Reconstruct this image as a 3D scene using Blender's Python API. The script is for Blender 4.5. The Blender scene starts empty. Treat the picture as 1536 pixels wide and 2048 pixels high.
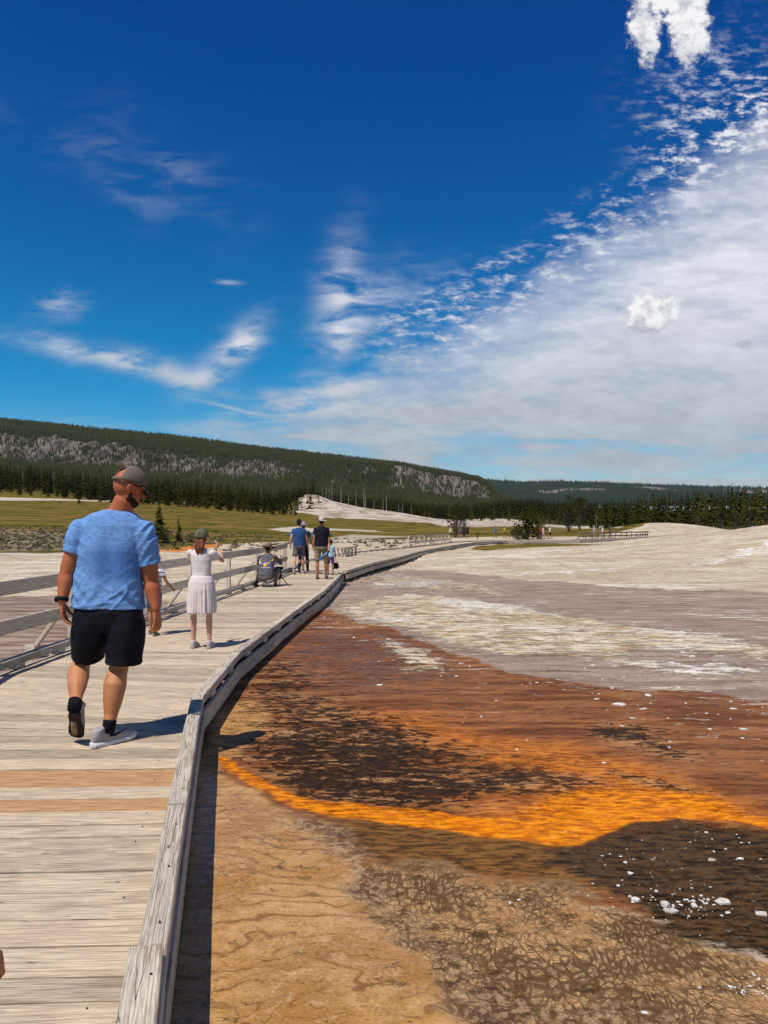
import bpy, bmesh, math, random
import numpy as np
from mathutils import Vector, Matrix, noise as mnoise

random.seed(7); RNG = np.random.default_rng(11)
scene = bpy.context.scene
HAZE_DENSITY = .000013
COL = scene.collection
F, U0, VH, EYE = 1500.0, 768.0, 1050.0, 1.5

def P(px, py, d): return Vector(((px-U0)/F*d, d, EYE-(py-VH)/F*d))
def G(px, py, z=0.0):
    d = (EYE-z)*F/(py-VH); return ((px-U0)/F*d, d)

# ------------------------------------------------------------------ numpy noise
def _h(ix, iy, seed):
    n = (ix.astype(np.int64)*374761393 + iy.astype(np.int64)*668265263 + seed*1442695041) & 0xffffffff
    n = ((n ^ (n >> 13))*1274126177) & 0xffffffff
    return ((n ^ (n >> 16)) & 0xffff)/65535.0
def vnoise(x, y, seed=0):
    ix = np.floor(x); iy = np.floor(y); fx = x-ix; fy = y-iy
    fx = fx*fx*(3-2*fx); fy = fy*fy*(3-2*fy)
    a = _h(ix, iy, seed); b = _h(ix+1, iy, seed); c = _h(ix, iy+1, seed); d = _h(ix+1, iy+1, seed)
    return (a*(1-fx)+b*fx)*(1-fy)+(c*(1-fx)+d*fx)*fy
def fbm(x, y, oct=4, seed=0, gain=.5):
    s = 0; a = 1; t = 0
    for i in range(oct):
        s = s+a*vnoise(x*2**i+i*17.3, y*2**i-i*9.1, seed+i); t += a; a *= gain
    return s/t-.5
def sstep(a, b, x):
    t = np.clip((x-a)/(b-a), 0, 1); return t*t*(3-2*t)

# ------------------------------------------------------------------ object helpers
def tag(o, label=None, cat=None, group=None, kind=None):
    if label: o['label'] = label
    if cat: o['category'] = cat
    if group: o['group'] = group
    if kind: o['kind'] = kind
    return o
def empty(name, loc, rz=0):
    o = bpy.data.objects.new(name, None); COL.objects.link(o)
    o.location = loc; o.rotation_euler = (0, 0, rz); o.empty_display_size = .2
    return o
def link_mesh(name, me, mat, parent=None, smooth=True):
    mats = mat if isinstance(mat, (list, tuple)) else [mat]
    for m in mats: me.materials.append(m)
    if smooth: me.shade_smooth()
    o = bpy.data.objects.new(name, me); COL.objects.link(o)
    if parent:
        o.parent = parent
        mb = Matrix.LocRotScale(parent.location, parent.rotation_euler, parent.scale)
        if parent.parent: mb = Matrix.LocRotScale(parent.parent.location, parent.parent.rotation_euler, None) @ mb
        o.matrix_parent_inverse = mb.inverted()
    return o
def obj(name, bm, mat, parent=None, smooth=True):
    bmesh.ops.recalc_face_normals(bm, faces=bm.faces[:])
    me = bpy.data.meshes.new(name); bm.to_mesh(me); bm.free()
    return link_mesh(name, me, mat, parent, smooth)
def np_mesh(name, verts, faces, mat, parent=None, smooth=True, k=4):
    me = bpy.data.meshes.new(name)
    verts = np.asarray(verts, np.float32); faces = np.asarray(faces, np.int32)
    me.vertices.add(len(verts)); me.vertices.foreach_set('co', verts.ravel())
    me.loops.add(faces.size); me.loops.foreach_set('vertex_index', faces.ravel())
    me.polygons.add(len(faces))
    me.polygons.foreach_set('loop_start', np.arange(0, faces.size, k, dtype=np.int32))
    me.polygons.foreach_set('loop_total', np.full(len(faces), k, np.int32))
    me.update(calc_edges=True)
    return link_mesh(name, me, mat, parent, smooth)
def fattr(me, name, arr):
    a = me.attributes.new(name, 'FLOAT', 'POINT'); a.data.foreach_set('value', np.asarray(arr, np.float32).ravel())
def copy_tree(o, parent=None, loc=None, rz=None, scale=None):
    c = o.copy(); COL.objects.link(c)
    if parent: c.parent = parent
    if loc is not None: c.location = loc
    if rz is not None: c.rotation_euler = (0, 0, rz)
    if scale is not None: c.scale = scale
    for ch in o.children: copy_tree(ch, c)
    return c

# ------------------------------------------------------------------ shader expression helper
class S:
    def __init__(s, nt, sock): s.nt = nt; s.o = sock
    def _m(s, op, *a, clamp=False):
        n = s.nt.nodes.new('ShaderNodeMath'); n.operation = op; n.use_clamp = clamp
        for i, v in enumerate((s,)+a):
            if isinstance(v, S): s.nt.links.new(v.o, n.inputs[i])
            else: n.inputs[i].default_value = float(v)
        return S(s.nt, n.outputs[0])
    def __add__(s, b): return s._m('ADD', b)
    __radd__ = __add__
    def __sub__(s, b): return s._m('SUBTRACT', b)
    def __rsub__(s, b): return (s*-1)+b
    def __mul__(s, b): return s._m('MULTIPLY', b)
    __rmul__ = __mul__
    def __truediv__(s, b): return s._m('DIVIDE', b)
    def __pow__(s, b): return s._m('POWER', b)
    def abs(s): return s._m('ABSOLUTE')
    def clamp(s): return s._m('ADD', 0, clamp=True)
    def max(s, b): return s._m('MAXIMUM', b)
    def min(s, b): return s._m('MINIMUM', b)
    def exp(s): return s._m('EXPONENT')
    def sin(s): return s._m('SINE')
    def ss(s, a, b):
        n = s.nt.nodes.new('ShaderNodeMapRange'); n.interpolation_type = 'SMOOTHSTEP'
        s.nt.links.new(s.o, n.inputs[0]); n.inputs[1].default_value = a; n.inputs[2].default_value = b
        if a > b:
            n.inputs[1].default_value = b; n.inputs[2].default_value = a; n.inputs[3].default_value = 1; n.inputs[4].default_value = 0
        return S(s.nt, n.outputs[0])
def LIN(c):  # sRGB 0-255 -> linear
    return tuple(((v/255)/12.92 if v/255 <= .04045 else ((v/255+.055)/1.055)**2.4) for v in c)+(1,)
class M:
    def __init__(s, name, world=False):
        if world: s.mat = bpy.data.worlds.new(name)
        else: s.mat = bpy.data.materials.new(name)
        s.mat.use_nodes = True; s.nt = s.mat.node_tree; s.n = s.nt.nodes; s.l = s.nt.links
        s.b = s.n.get('Principled BSDF')
    def coord(s, which='Object', scale=(1, 1, 1), rot=(0, 0, 0)):
        if which == 'Position': src = s.n.new('ShaderNodeNewGeometry').outputs['Position']
        elif which == 'UV': src = s.n.new('ShaderNodeTexCoord').outputs['UV']
        else: src = s.n.new('ShaderNodeTexCoord').outputs[which]
        mp = s.n.new('ShaderNodeMapping'); s.l.new(src, mp.inputs[0])
        mp.inputs['Scale'].default_value = scale; mp.inputs['Rotation'].default_value = rot
        return mp.outputs[0]
    def noise(s, vec, scale=1, detail=5, rough=.55, dist=0.0, color=False):
        n = s.n.new('ShaderNodeTexNoise'); s.l.new(vec, n.inputs['Vector'])
        n.inputs['Scale'].default_value = scale; n.inputs['Detail'].default_value = detail
        n.inputs['Roughness'].default_value = rough; n.inputs['Distortion'].default_value = dist
        return n.outputs['Color'] if color else S(s.nt, n.outputs[0])
    def voro(s, vec, scale, feature='DISTANCE_TO_EDGE', out='Distance', rnd=1.0):
        n = s.n.new('ShaderNodeTexVoronoi'); n.feature = feature; s.l.new(vec, n.inputs['Vector'])
        n.inputs['Scale'].default_value = scale; n.inputs['Randomness'].default_value = rnd
        return S(s.nt, n.outputs[out])
    def warp(s, vec, scale, amt, detail=2):
        c = s.noise(vec, scale, detail, color=True)
        a = s.n.new('ShaderNodeVectorMath'); a.operation = 'SUBTRACT'; s.l.new(c, a.inputs[0]); a.inputs[1].default_value = (.5, .5, .5)
        b = s.n.new('ShaderNodeVectorMath'); b.operation = 'SCALE'; s.l.new(a.outputs[0], b.inputs[0]); b.inputs['Scale'].default_value = amt
        d = s.n.new('ShaderNodeVectorMath'); d.operation = 'ADD'; s.l.new(vec, d.inputs[0]); s.l.new(b.outputs[0], d.inputs[1])
        return d.outputs[0]
    def attr(s, name, out='Fac'):
        n = s.n.new('ShaderNodeAttribute'); n.attribute_name = name
        return S(s.nt, n.outputs[out])
    def rgb(s, c):
        n = s.n.new('ShaderNodeRGB'); n.outputs[0].default_value = c if len(c) == 4 else tuple(c)+(1,); return n.outputs[0]
    def mix(s, f, a, b, mode='MIX'):
        n = s.n.new('ShaderNodeMix'); n.data_type = 'RGBA'; n.blend_type = mode
        if isinstance(f, S): s.l.new(f.o, n.inputs[0])
        else: n.inputs[0].default_value = f
        for i, v in ((6, a), (7, b)):
            if isinstance(v, tuple): n.inputs[i].default_value = v if len(v) == 4 else v+(1,)
            else: s.l.new(v, n.inputs[i])
        return n.outputs[2]
    def scalec(s, c, f):
        n = s.n.new('ShaderNodeVectorMath'); n.operation = 'SCALE'
        s.l.new(c, n.inputs[0])
        if isinstance(f, S): s.l.new(f.o, n.inputs['Scale'])
        else: n.inputs['Scale'].default_value = f
        return n.outputs[0]
    def bump(s, h, strength=.4, dist=.01):
        n = s.n.new('ShaderNodeBump'); s.l.new(h.o, n.inputs['Height'])
        n.inputs['Strength'].default_value = strength; n.inputs['Distance'].default_value = dist
        s.l.new(n.outputs[0], s.b.inputs['Normal']); return n
    def col(s, c):
        if isinstance(c, tuple): s.b.inputs['Base Color'].default_value = c if len(c) == 4 else c+(1,)
        else: s.l.new(c, s.b.inputs['Base Color'])
    def rough(s, r):
        if isinstance(r, S): s.l.new(r.o, s.b.inputs['Roughness'])
        else: s.b.inputs['Roughness'].default_value = r
    def spec(s, v):
        if isinstance(v, S): s.l.new(v.o, s.b.inputs['Specular IOR Level'])
        else: s.b.inputs['Specular IOR Level'].default_value = v

# ================================================================== CAMERA, SUN, SKY
cam = bpy.data.cameras.new('Camera'); co = bpy.data.objects.new('Camera', cam); COL.objects.link(co)
co.location = (0, 0, EYE); co.rotation_euler = (math.pi/2, 0, 0)
cam.sensor_width = 36; cam.lens = 36*F/2048; cam.shift_y = 26/2048; cam.clip_start = .05; cam.clip_end = 30000
scene.camera = co
SUN_EL, SUN_AZ = math.radians(61), math.radians(38)
sl = bpy.data.lights.new('sun', 'SUN'); sl.energy = 4.6; sl.angle = math.radians(.53); sl.color = (1, .955, .88)
so = bpy.data.objects.new('sun', sl); COL.objects.link(so)
Ld = Vector((math.sin(SUN_AZ)*math.cos(SUN_EL), math.cos(SUN_AZ)*math.cos(SUN_EL), -math.sin(SUN_EL)))
so.rotation_euler = Ld.to_track_quat('-Z', 'Y').to_euler()
scene.view_settings.view_transform = 'Standard'; scene.view_settings.look = 'None'
scene.cycles.max_bounces = 4; scene.cycles.adaptive_threshold = .025; scene.cycles.diffuse_bounces = 3; scene.cycles.glossy_bounces = 2
scene.view_settings.exposure = 0.0; scene.view_settings.gamma = 1

def build_world():
    w = M('World', True); scene.world = w.mat; nt = w.nt
    bg = w.n['Background']
    sky = w.n.new('ShaderNodeTexSky'); sky.sky_type = 'NISHITA'; sky.sun_disc = False
    sky.sun_elevation = SUN_EL; sky.sun_rotation = math.pi+SUN_AZ
    sky.altitude = 2300; sky.air_density = 1.0; sky.dust_density = .3; sky.ozone_density = 3.0
    tc = w.n.new('ShaderNodeTexCoord').outputs['Generated']
    sp = w.n.new('ShaderNodeSeparateXYZ'); w.l.new(tc, sp.inputs[0])
    x, y, z = (S(nt, sp.outputs[i]) for i in range(3))
    yc = y.max(.03)
    u = x/yc*F + U0; v = z/yc*-F + VH       # direction, as angles around the northern view
    u = u*.001; v = v*.001
    # colour grading of the clear sky: deep polarised blue overhead
    hs = w.n.new('ShaderNodeHueSaturation'); hs.inputs['Saturation'].default_value = 1.3
    w.l.new(sky.outputs[0], hs.inputs['Color'])
    el = z.ss(0.0, .55)
    tint = w.mix(z.ss(0.0, .22), (.85, 1.06, .98), (.12, 1.02, 1.06))
    tint = w.mix(z.ss(.16, .60), tint, (.0, .60, 1.02))
    skyc = w.scalec(w.mix(1.0, hs.outputs[0], tint, 'MULTIPLY'), 1.15)
    # ---- clouds
    cb = w.n.new('ShaderNodeCombineXYZ'); w.l.new(u.o, cb.inputs[0]); w.l.new(v.o, cb.inputs[1])
    uv = cb.outputs[0]
    zc = z.max(.02)
    cb2 = w.n.new('ShaderNodeCombineXYZ'); w.l.new((x/(zc+.08)).o, cb2.inputs[0]); w.l.new((y/(zc+.08)).o, cb2.inputs[1])
    pl = cb2.outputs[0]
    wz = w.noise(uv, 3, 2)-.5; wz2 = w.noise(uv, 9, 1)-.5
    def mapd(vec, sc, rot):
        mp = w.n.new('ShaderNodeMapping'); w.l.new(vec, mp.inputs[0]); mp.inputs['Scale'].default_value = sc; mp.inputs['Rotation'].default_value = rot
        return mp.outputs[0]
    def blob(cx, cy, rx, ry, ang=0, k=1.0, warp=.0):
        uu = u-cx; vv = v-cy
        if warp: uu = uu+wz*warp; vv = vv+wz2*warp
        c, s_ = math.cos(math.radians(ang)), math.sin(math.radians(ang))
        a = (uu*c+vv*s_)/rx; b = (vv*c-uu*s_)/ry
        return (a*a+b*b)*-1
    def gauss(*a, **k): return blob(*a, **k).exp()
    puff = w.noise(uv, 17, 5, .66); puff2 = w.noise(uv, 46, 4, .6)
    fine = w.noise(mapd(uv, (1, 2.6, 1), (0, 0, .45)), 22, 5, .65)
    cir = w.noise(w.warp(mapd(uv, (1, 3.2, 1), (0, 0, .42)), 4, .25), 6, 6, .6)
    hor = w.noise(w.warp(mapd(uv, (1, 9, 1), (0, 0, -.03)), 3, .2), 2.2, 4, .55)
    # sheet on the right: below the rising diagonal
    # boundary v = 0.85 at u=.5 ; .70 at u=.73 ; .60 at 1.0; .47 at 1.2 ; .24 at 1.536
    uc = u-.5
    bnd = (uc*-.36)+.815 - uc*uc*.22
    dd = v-bnd+ wz*.12 + (puff-.5)*.07 + (cir-.5)*.16
    sheet = dd.ss(-.02, .07)
    smooth_ = w.noise(mapd(uv, (1, 3.4, 1), (0, 0, .50)), 5, 4, .55)
    sheetA = sheet*((dd.ss(.0, .30))*.46+.48)*((smooth_-.5)*1.1+(fine-.5)*.45*(1-dd.ss(.1, .3)*.7)+1.0)
    low = (hor.ss(.40, .66))*v.ss(.76, .86)*u.ss(.25, .7)*.62
    gap1 = 1-((gauss(1.25, .885, .5, .014, 1, warp=.05)*.6+gauss(.85, .93, .3, .012, 1, warp=.05)*.5)).clamp()
    sheetA = sheetA*gap1*(1-v.ss(.84, .93)*.40)
    left_low = hor.ss(.45, .7)*v.ss(.80, .87)*.25
    # rippled edge
    edge = dd.ss(-.10, -.01)*dd.ss(.12, .0)*(puff*.32+fine*.68).ss(.48, .66)*u.ss(.66, .85)*.65
    # wisps
    wsp = w.noise(w.warp(mapd(uv, (1.2, 4, 1), (0, 0, -.5)), 5, .12), 8, 5, .6)
    w1 = (gauss(.20, .708, .17, .020, 11, warp=.03)+gauss(.34, .752, .12, .018, 14, warp=.03))*wsp.ss(.28, .62)*.62
    w2 = (gauss(.45, .715, .085, .028, -43, warp=.06)+gauss(.49, .682, .035, .018, 10, warp=.04))*wsp.ss(.3, .6)*.7
    w3 = (gauss(.685, .61, .038, .12, 10, warp=.09)*1.3+gauss(.74, .61, .10, .04, -35, warp=.08))*cir.ss(.36, .66)*.6
    w4 = (gauss(.87, .60, .15, .035, -27, warp=.05))*fine.ss(.42, .68)*.5
    w5 = gauss(.12, .615, .045, .022, -15, warp=.06)*wsp.ss(.4, .65)*.45
    w6 = (gauss(.30, .34, .16, .07, 28, warp=.15)+gauss(.10, .28, .1, .02, 30, warp=.1)*.5)*cir.ss(.4, .7)*.15
    w7 = gauss(.455, .565, .022, .005, 0, warp=.03)*.35
    w8 = gauss(.47, .818, .07, .004, 13, warp=.01)*.5
    w9 = gauss(.60, .80, .14, .035, -18, warp=.06)*cir.ss(.32, .6)*.6
    # broken bits below upper-right cumulus
    br = (gauss(1.42, .19, .11, .10, -35, warp=.04)+gauss(1.52, .22, .09, .045, -30)+gauss(1.33, .30, .05, .07, -20)*.7).min(1)*(puff*.4+fine*.6).ss(.47, .62)*.7
    # cumulus
    def cum(cx, cy, rx, ry, ang=0, amp=.9):
        r = blob(cx, cy, rx, ry, ang)
        return (r+1+(puff-.5)*amp*3.0+(puff2-.5)*amp*1.8).ss(-.12, .60)
    cA = cum(1.287, .05, .038, .085, 0).max(cum(1.378, .035, .046, .105, 0)).max(cum(1.34, -.01, .08, .035))
    cB = cum(1.30, .628, .064, .046, -22, .55)
    cC = cum(1.49, .688, .03, .012, 0, .8)*.55
    cum_a = cA.max(cB).max(cC)
    a = sheetA.max(0)+edge+low+left_low+w1+w2+w3+w4+w5+w6+w7+w8+w9+br
    a = a.min(.93).max(0)
    shade = (puff-.5)*1.1+ 1.0
    cloudcol = w.mix(v.ss(.55, .95), LIN((236, 238, 246)), LIN((196, 203, 211)))
    cloudcol = w.scalec(cloudcol, ((fine-.5)*.4+(smooth_-.5)*.5+.98)*(v.ss(.9, .4)*1.3+9.2))
    c = w.mix(a, skyc, cloudcol)
    # cumulus shading: bright top-left, greyer base
    base = ((v-.628)*6).max(-.25).min(.3)
    shd = ((puff2*.5+puff*.5).ss(.56, .40)*.65+(v.ss(.635, .675)*v.ss(.75, .70))*.7+(v.ss(.06, .13)*v.ss(.2, .15))*.5).clamp()
    ccol = w.scalec(w.mix(shd, LIN((252, 252, 253)), LIN((176, 180, 194))), 10.6)
    c = w.mix(cum_a.clamp(), c, ccol)
    w.l.new(c, bg.inputs['Color']); bg.inputs['Strength'].default_value = .09
    # clear sky everywhere but the cloudy northern quarter
    bg2 = w.n.new('ShaderNodeBackground'); bg2.inputs['Strength'].default_value = .09; w.l.new(skyc, bg2.inputs['Color'])
    ms = w.n.new('ShaderNodeMixShader'); gate = y._m('GREATER_THAN', .25)*z._m('GREATER_THAN', .0)
    w.l.new(gate.o, ms.inputs[0]); w.l.new(bg2.outputs[0], ms.inputs[1]); w.l.new(bg.outputs[0], ms.inputs[2])
    w.l.new(ms.outputs[0], w.n['World Output'].inputs['Surface'])
    w.mat.cycles.sampling_method = 'MANUAL'; w.mat.cycles.sample_map_resolution = 256
    return w
build_world()

# ================================================================== TERRAIN
UC = [-900, 0, 300, 600, 750, 900, 1050, 1200, 1536, 2400]
DC = [45, 60, 90, 150, 250, 380, 600, 1200, 3500]
ZC = np.array([
 [-.35, -.5, 1, 6, 14, 24, 40, 70, 70],
 [-.35, -.5, .2, 2.5, 8.2, 18, 34, 70, 70],
 [-.35, -.5, -.1, 1.2, 5.2, 11.6, 24, 45, 45],
 [-.35, -.6, -.4, .3, 2.3, 7.1, 16, 38, 38],
 [-.35, -.6, -.45, -.1, 1.0, 4.0, 9, 28, 28],
 [-.35, -.6, -.5, -.3, .2, 2.0, 4.7, 16, 16],
 [-.35, -.6, -.5, -.5, -.3, 1.0, 6, 28, 28],
 [-.35, -.6, -.5, -.5, 0, .5, 2, 24, 24],
 [-.35, -.6, -.4, 0, 1, 2, 5, 24, 24],
 [-.35, -.6, -.4, 0, 1, 2, 5, 24, 24]])
def ground_z(X, Y):
    X = np.asarray(X, float); Y = np.asarray(Y, float)
    Ys = np.maximum(Y, 30.0); u = U0+F*X/Ys
    ld = np.log(np.clip(Ys, 45, 3500)); lds = np.log(DC)
    zc = np.array([np.interp(ld.ravel(), lds, ZC[i]) for i in range(len(UC))])
    uu = np.clip(u.ravel(), UC[0], UC[-1]); i = np.clip(np.searchsorted(UC, uu)-1, 0, len(UC)-2)
    UCa = np.array(UC, float); t = (uu-UCa[i])/(UCa[i+1]-UCa[i]); t = t*t*(3-2*t)
    r = np.arange(len(uu)); z = (zc[i, r]*(1-t)+zc[i+1, r]*t).reshape(X.shape)
    # white terrace with its cone, far centre
    a = np.interp(u, [560, 592, 612, 640, 660, 700, 800, 880, 960], [0, 6, 9.5, 9.0, 7.2, 6.5, 4.2, 1.5, 0])
    z = z+a*sstep(385, 455, Y)*(1-sstep(470, 560, Y))
    # two sinter mounds on the right
    z = z+2.75*np.exp(-((X-38)/20)**2-((Y-50)/17)**2)
    r2 = np.sqrt(((X-55)/17)**2+((Y-150)/26)**2)
    z = z+2.3*(np.cos(np.clip(r2, 0, 1)*math.pi)*.5+.5)**.8
    z = z+.15*(1-sstep(10, 40, Y))
    # relief
    near = 1-sstep(60, 120, Y)
    z = z+near*(fbm(X*.18, Y*.18, 3, 5)*.16*sstep(8, 30, Y)+fbm(X*1.1, Y*.9, 4, 9)*.035)
    z = z+near*sstep(9, 26, Y)*(-np.abs(fbm(X*.7+3, Y*1.2, 4, 31))*.16)
    z = z+near*sstep(20, 34, Y)*(-np.abs(fbm(X*.16+1, Y*.30, 5, 37, .6))*.2+.02)*sstep(4, 12, X)
    z = z+(1-near)*fbm(X*.03, Y*.03, 4, 6)*np.clip(Y*.004, 0, 3)*1.2
    return z
def gz(x, y): return float(ground_z(np.array([x]), np.array([y]))[0])

def poly_sd(px, py, poly):   # >0 inside
    px = px.ravel(); py = py.ravel(); n = len(poly)
    d = np.full(px.shape, 1e18); ins = np.zeros(px.shape, bool)
    for i in range(n):
        x1, y1 = poly[i]; x2, y2 = poly[(i+1) % n]
        ex, ey = x2-x1, y2-y1; wx, wy = px-x1, py-y1
        t = np.clip((wx*ex+wy*ey)/(ex*ex+ey*ey+1e-12), 0, 1)
        dx, dy = wx-ex*t, wy-ey*t; d = np.minimum(d, dx*dx+dy*dy)
        c = ((y1 > py) != (y2 > py)) & (px < (x2-x1)*(py-y1)/((y2-y1)+1e-12)+x1)
        ins ^= c
    d = np.sqrt(d); return np.where(ins, d, -d)
def line_d(px, py, pts, ws):  # signed: half width minus distance
    best = np.full(px.ravel().shape, -1e9); px = px.ravel(); py = py.ravel()
    for i in range(len(pts)-1):
        (x1, y1), (x2, y2) = pts[i], pts[i+1]
        ex, ey = x2-x1, y2-y1
        t = np.clip(((px-x1)*ex+(py-y1)*ey)/(ex*ex+ey*ey+1e-12), 0, 1)
        dd = np.hypot(px-x1-ex*t, py-y1-ey*t)
        best = np.maximum(best, ws[i]*(1-t)+ws[i+1]*t-dd)
    return best

def chaikin(pts, closed, w=None, it=2):
    for _ in range(it):
        q = []; qw = []; n = len(pts)
        for i in range(n if closed else n-1):
            a, b = pts[i], pts[(i+1) % n]
            q += [(a[0]*.75+b[0]*.25, a[1]*.75+b[1]*.25), (a[0]*.25+b[0]*.75, a[1]*.25+b[1]*.75)]
            if w: qw += [w[i]*.75+w[i+1]*.25, w[i]*.25+w[i+1]*.75]
        if not closed:
            q = [pts[0]]+q+[pts[-1]]
            if w: qw = [w[0]]+qw+[w[-1]]
        pts = q; w = qw or w
    return (pts, w) if w else pts
def build_ground():
    rows = [-8, -5, -3, -1.5, -.5, .3, .9, 1.3]
    y = 1.6
    while y < 3600:
        rows.append(y); y *= 1.0085
        if y > 400: y *= 1.012
    rows = np.array(rows)
    s = np.linspace(-1, 1, 620); s = np.sign(s)*(np.abs(s)*.62+.38*np.abs(s)**4)
    hw = np.where(rows < 12, 12+rows*.5, np.maximum(18, 1.5*rows))
    hw = np.interp(rows, [-8, 3, 20, 4000], [9, 9, 30, 6000])
    X = s[None, :]*hw[:, None]; Y = np.repeat(rows[:, None], len(s), 1)
    Z = ground_z(X, Y)
    nr, nc = X.shape
    N = nr*nc
    x = X.ravel(); yv = Y.ravel(); z = Z.ravel()
    ys = np.maximum(yv, .8)
    # photo-plan coordinates on the flat
    wl = 10*0+1
    warp = np.clip(yv*.017, .03, .7)
    wx = x+fbm(x*1.6, yv*1.2, 5, 41, .6)*warp*4.0; wy = yv+fbm(x*1.5+9, yv*1.3, 5, 47, .6)*warp*5.0
    inn = (yv < 70)
    zr = lambda b: float(np.interp(b, [1119, 1305], [-.35, -.2]))
    def near_poly(pts, feather=.03):
        W = [G(a, b, zr(b)) for a, b in chaikin(pts, True)]
        sd = poly_sd(wx, wy, W)
        return np.clip(.5+sd/(2*np.clip(feather*yv, .03, 3)), 0, 1)*inn
    def near_line(pts, ws, feather=.012):
        pts, ws = chaikin(pts, False, list(ws)); W = [G(a, b, zr(b)) for a, b in pts]
        w = []
        for (a, b), ww in zip(pts, ws):   # widths are given in picture rows; convert to metres on the ground
            h_ = EYE-zr(b); d_ = h_*F/(b-VH); w.append(ww/F*d_*max(1, d_/h_*.62))
        sd = line_d(wx, wy, W, w)
        return np.clip(.5+sd/(2*np.clip(feather*yv, .02, 1)), 0, 1)*inn
    mauve = near_poly([(600, 1132), (700, 1141), (900, 1143), (1100, 1164), (1300, 1180), (1536, 1190), (2600, 1232), (3600, 1300), (3600, 1470), (1536, 1415), (1250, 1385), (1050, 1362), (940, 1335), (850, 1300), (700, 1276), (600, 1276)], .03)
    cream = np.maximum.reduce([
        near_poly([(660, 1212), (740, 1196), (830, 1189), (930, 1196), (1020, 1214), (1200, 1246), (1400, 1268), (1600, 1302), (1600, 1322), (1480, 1312), (1380, 1300), (1230, 1318), (1100, 1314), (950, 1306), (850, 1276), (760, 1256), (690, 1244)], .035),
        near_poly([(690, 1150), (860, 1152), (1010, 1172), (1090, 1200), (980, 1204), (830, 1182), (700, 1176)], .04)*.80,
        near_poly([(1180, 1322), (1250, 1308), (1330, 1330), (1440, 1322), (1536, 1332), (1540, 1352), (1400, 1352), (1280, 1340)], .02)*.85,
        near_poly([(745, 1282), (800, 1284), (870, 1302), (912, 1338), (880, 1350), (820, 1342), (800, 1320), (760, 1300)], .02)*.92,
        near_line([(1040, 1352), (1120, 1366), (1240, 1382), (1310, 1398), (1420, 1412), (1540, 1436)], [2, 4, 4, 3, 4, 4], .03)*.7,
        near_line([(990, 1322), (1100, 1336), (1210, 1358), (1400, 1366), (1560, 1378)], [2, 3, 4, 2, 3], .03)*.75,
        near_poly([(1180, 1255), (1300, 1270), (1420, 1290), (1536, 1300), (1700, 1330), (1536, 1326), (1380, 1306), (1250, 1292)], .03)*.9])
    pale_far = near_line([(1150, 1196), (1260, 1216), (1400, 1232), (1560, 1252)], [1, 2, 1.5, 2], .02)*.75
    pale_far = np.maximum(pale_far, near_line([(1340, 1166), (1480, 1190), (1600, 1200)], [1, 3, 3], .02)*.6)
    cream = np.maximum(cream, pale_far)
    rust = near_poly([(560, 1245), (640, 1218), (680, 1240), (800, 1268), (880, 1290), (960, 1322), (1050, 1350), (1250, 1372), (1400, 1388), (1536, 1398), (2600, 1460), (2600, 1960), (1640, 1860), (1536, 1840), (900, 1800), (640, 1700), (420, 1580), (340, 1400)], .02)
    purple = near_poly([(500, 1330), (600, 1262), (700, 1262), (860, 1300), (900, 1350), (860, 1385), (720, 1390), (640, 1375), (560, 1400)], .05)
    orange = near_poly([(640, 1430), (760, 1420), (900, 1440), (1040, 1470), (1200, 1500), (1400, 1560), (1620, 1630), (1500, 1640), (1300, 1650), (1000, 1650), (860, 1620), (900, 1560), (820, 1500)], .09)*.9
    sun_o = np.maximum.reduce([
        near_line([(440, 1524), (480, 1546), (530, 1574), (600, 1608), (700, 1616), (820, 1628), (930, 1648), (1040, 1668), (1110, 1682), (1180, 1650), (1260, 1628), (1350, 1614), (1440, 1618), (1560, 1642), (1900, 1690)],
                  [6, 10, 13, 17, 23, 25, 32, 40, 30, 44, 32, 25, 19, 18, 22], .014),
        near_poly([(940, 1500), (1040, 1505), (1180, 1528), (1220, 1560), (1100, 1548), (990, 1535)], .05)*.62,
        near_poly([(1000, 1600), (1180, 1560), (1320, 1560), (1500, 1600), (1560, 1640), (1360, 1622), (1200, 1660), (1080, 1690), (1000, 1660)], .05)*.75])
    tanblob = near_poly([(400, 1490), (430, 1425), (480, 1402), (540, 1420), (535, 1460), (490, 1500), (440, 1550), (395, 1560)], .03)
    dark = np.maximum.reduce([
        near_poly([(470, 1528), (500, 1490), (540, 1440), (600, 1390), (690, 1390), (740, 1440), (860, 1480), (960, 1500), (1100, 1528), (1180, 1560), (1080, 1592), (960, 1606), (860, 1622), (760, 1606), (650, 1606), (600, 1592), (540, 1562)], .06)*np.interp(x/ys, [-.12, .05, .16, .3], [.69, .66, .60, .56]),
        near_poly([(1180, 1450), (1250, 1440), (1340, 1480), (1400, 1520), (1300, 1500), (1210, 1478)], .03)*.70,
        near_poly([(1180, 1540), (1260, 1545), (1400, 1575), (1380, 1582), (1280, 1566)], .02)*.72,
        near_poly([(520, 1330), (600, 1310), (640, 1350), (620, 1400), (540, 1410), (480, 1460)], .05)*.6])
    dome = near_poly([(1080, 1712), (1160, 1690), (1215, 1655), (1290, 1636), (1370, 1630), (1450, 1634), (1560, 1655), (1900, 1720), (2400, 1800), (2400, 2050), (1900, 1990), (1560, 1930), (1420, 1880), (1300, 1820), (1200, 1770)], .05)
    brownb = near_poly([(600, 1618), (700, 1615), (900, 1640), (1040, 1664), (1140, 1680), (1250, 1640), (1300, 1700), (1250, 1790), (1150, 1800), (1000, 1760), (900, 1760), (760, 1740), (700, 1700)], .06)
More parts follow.
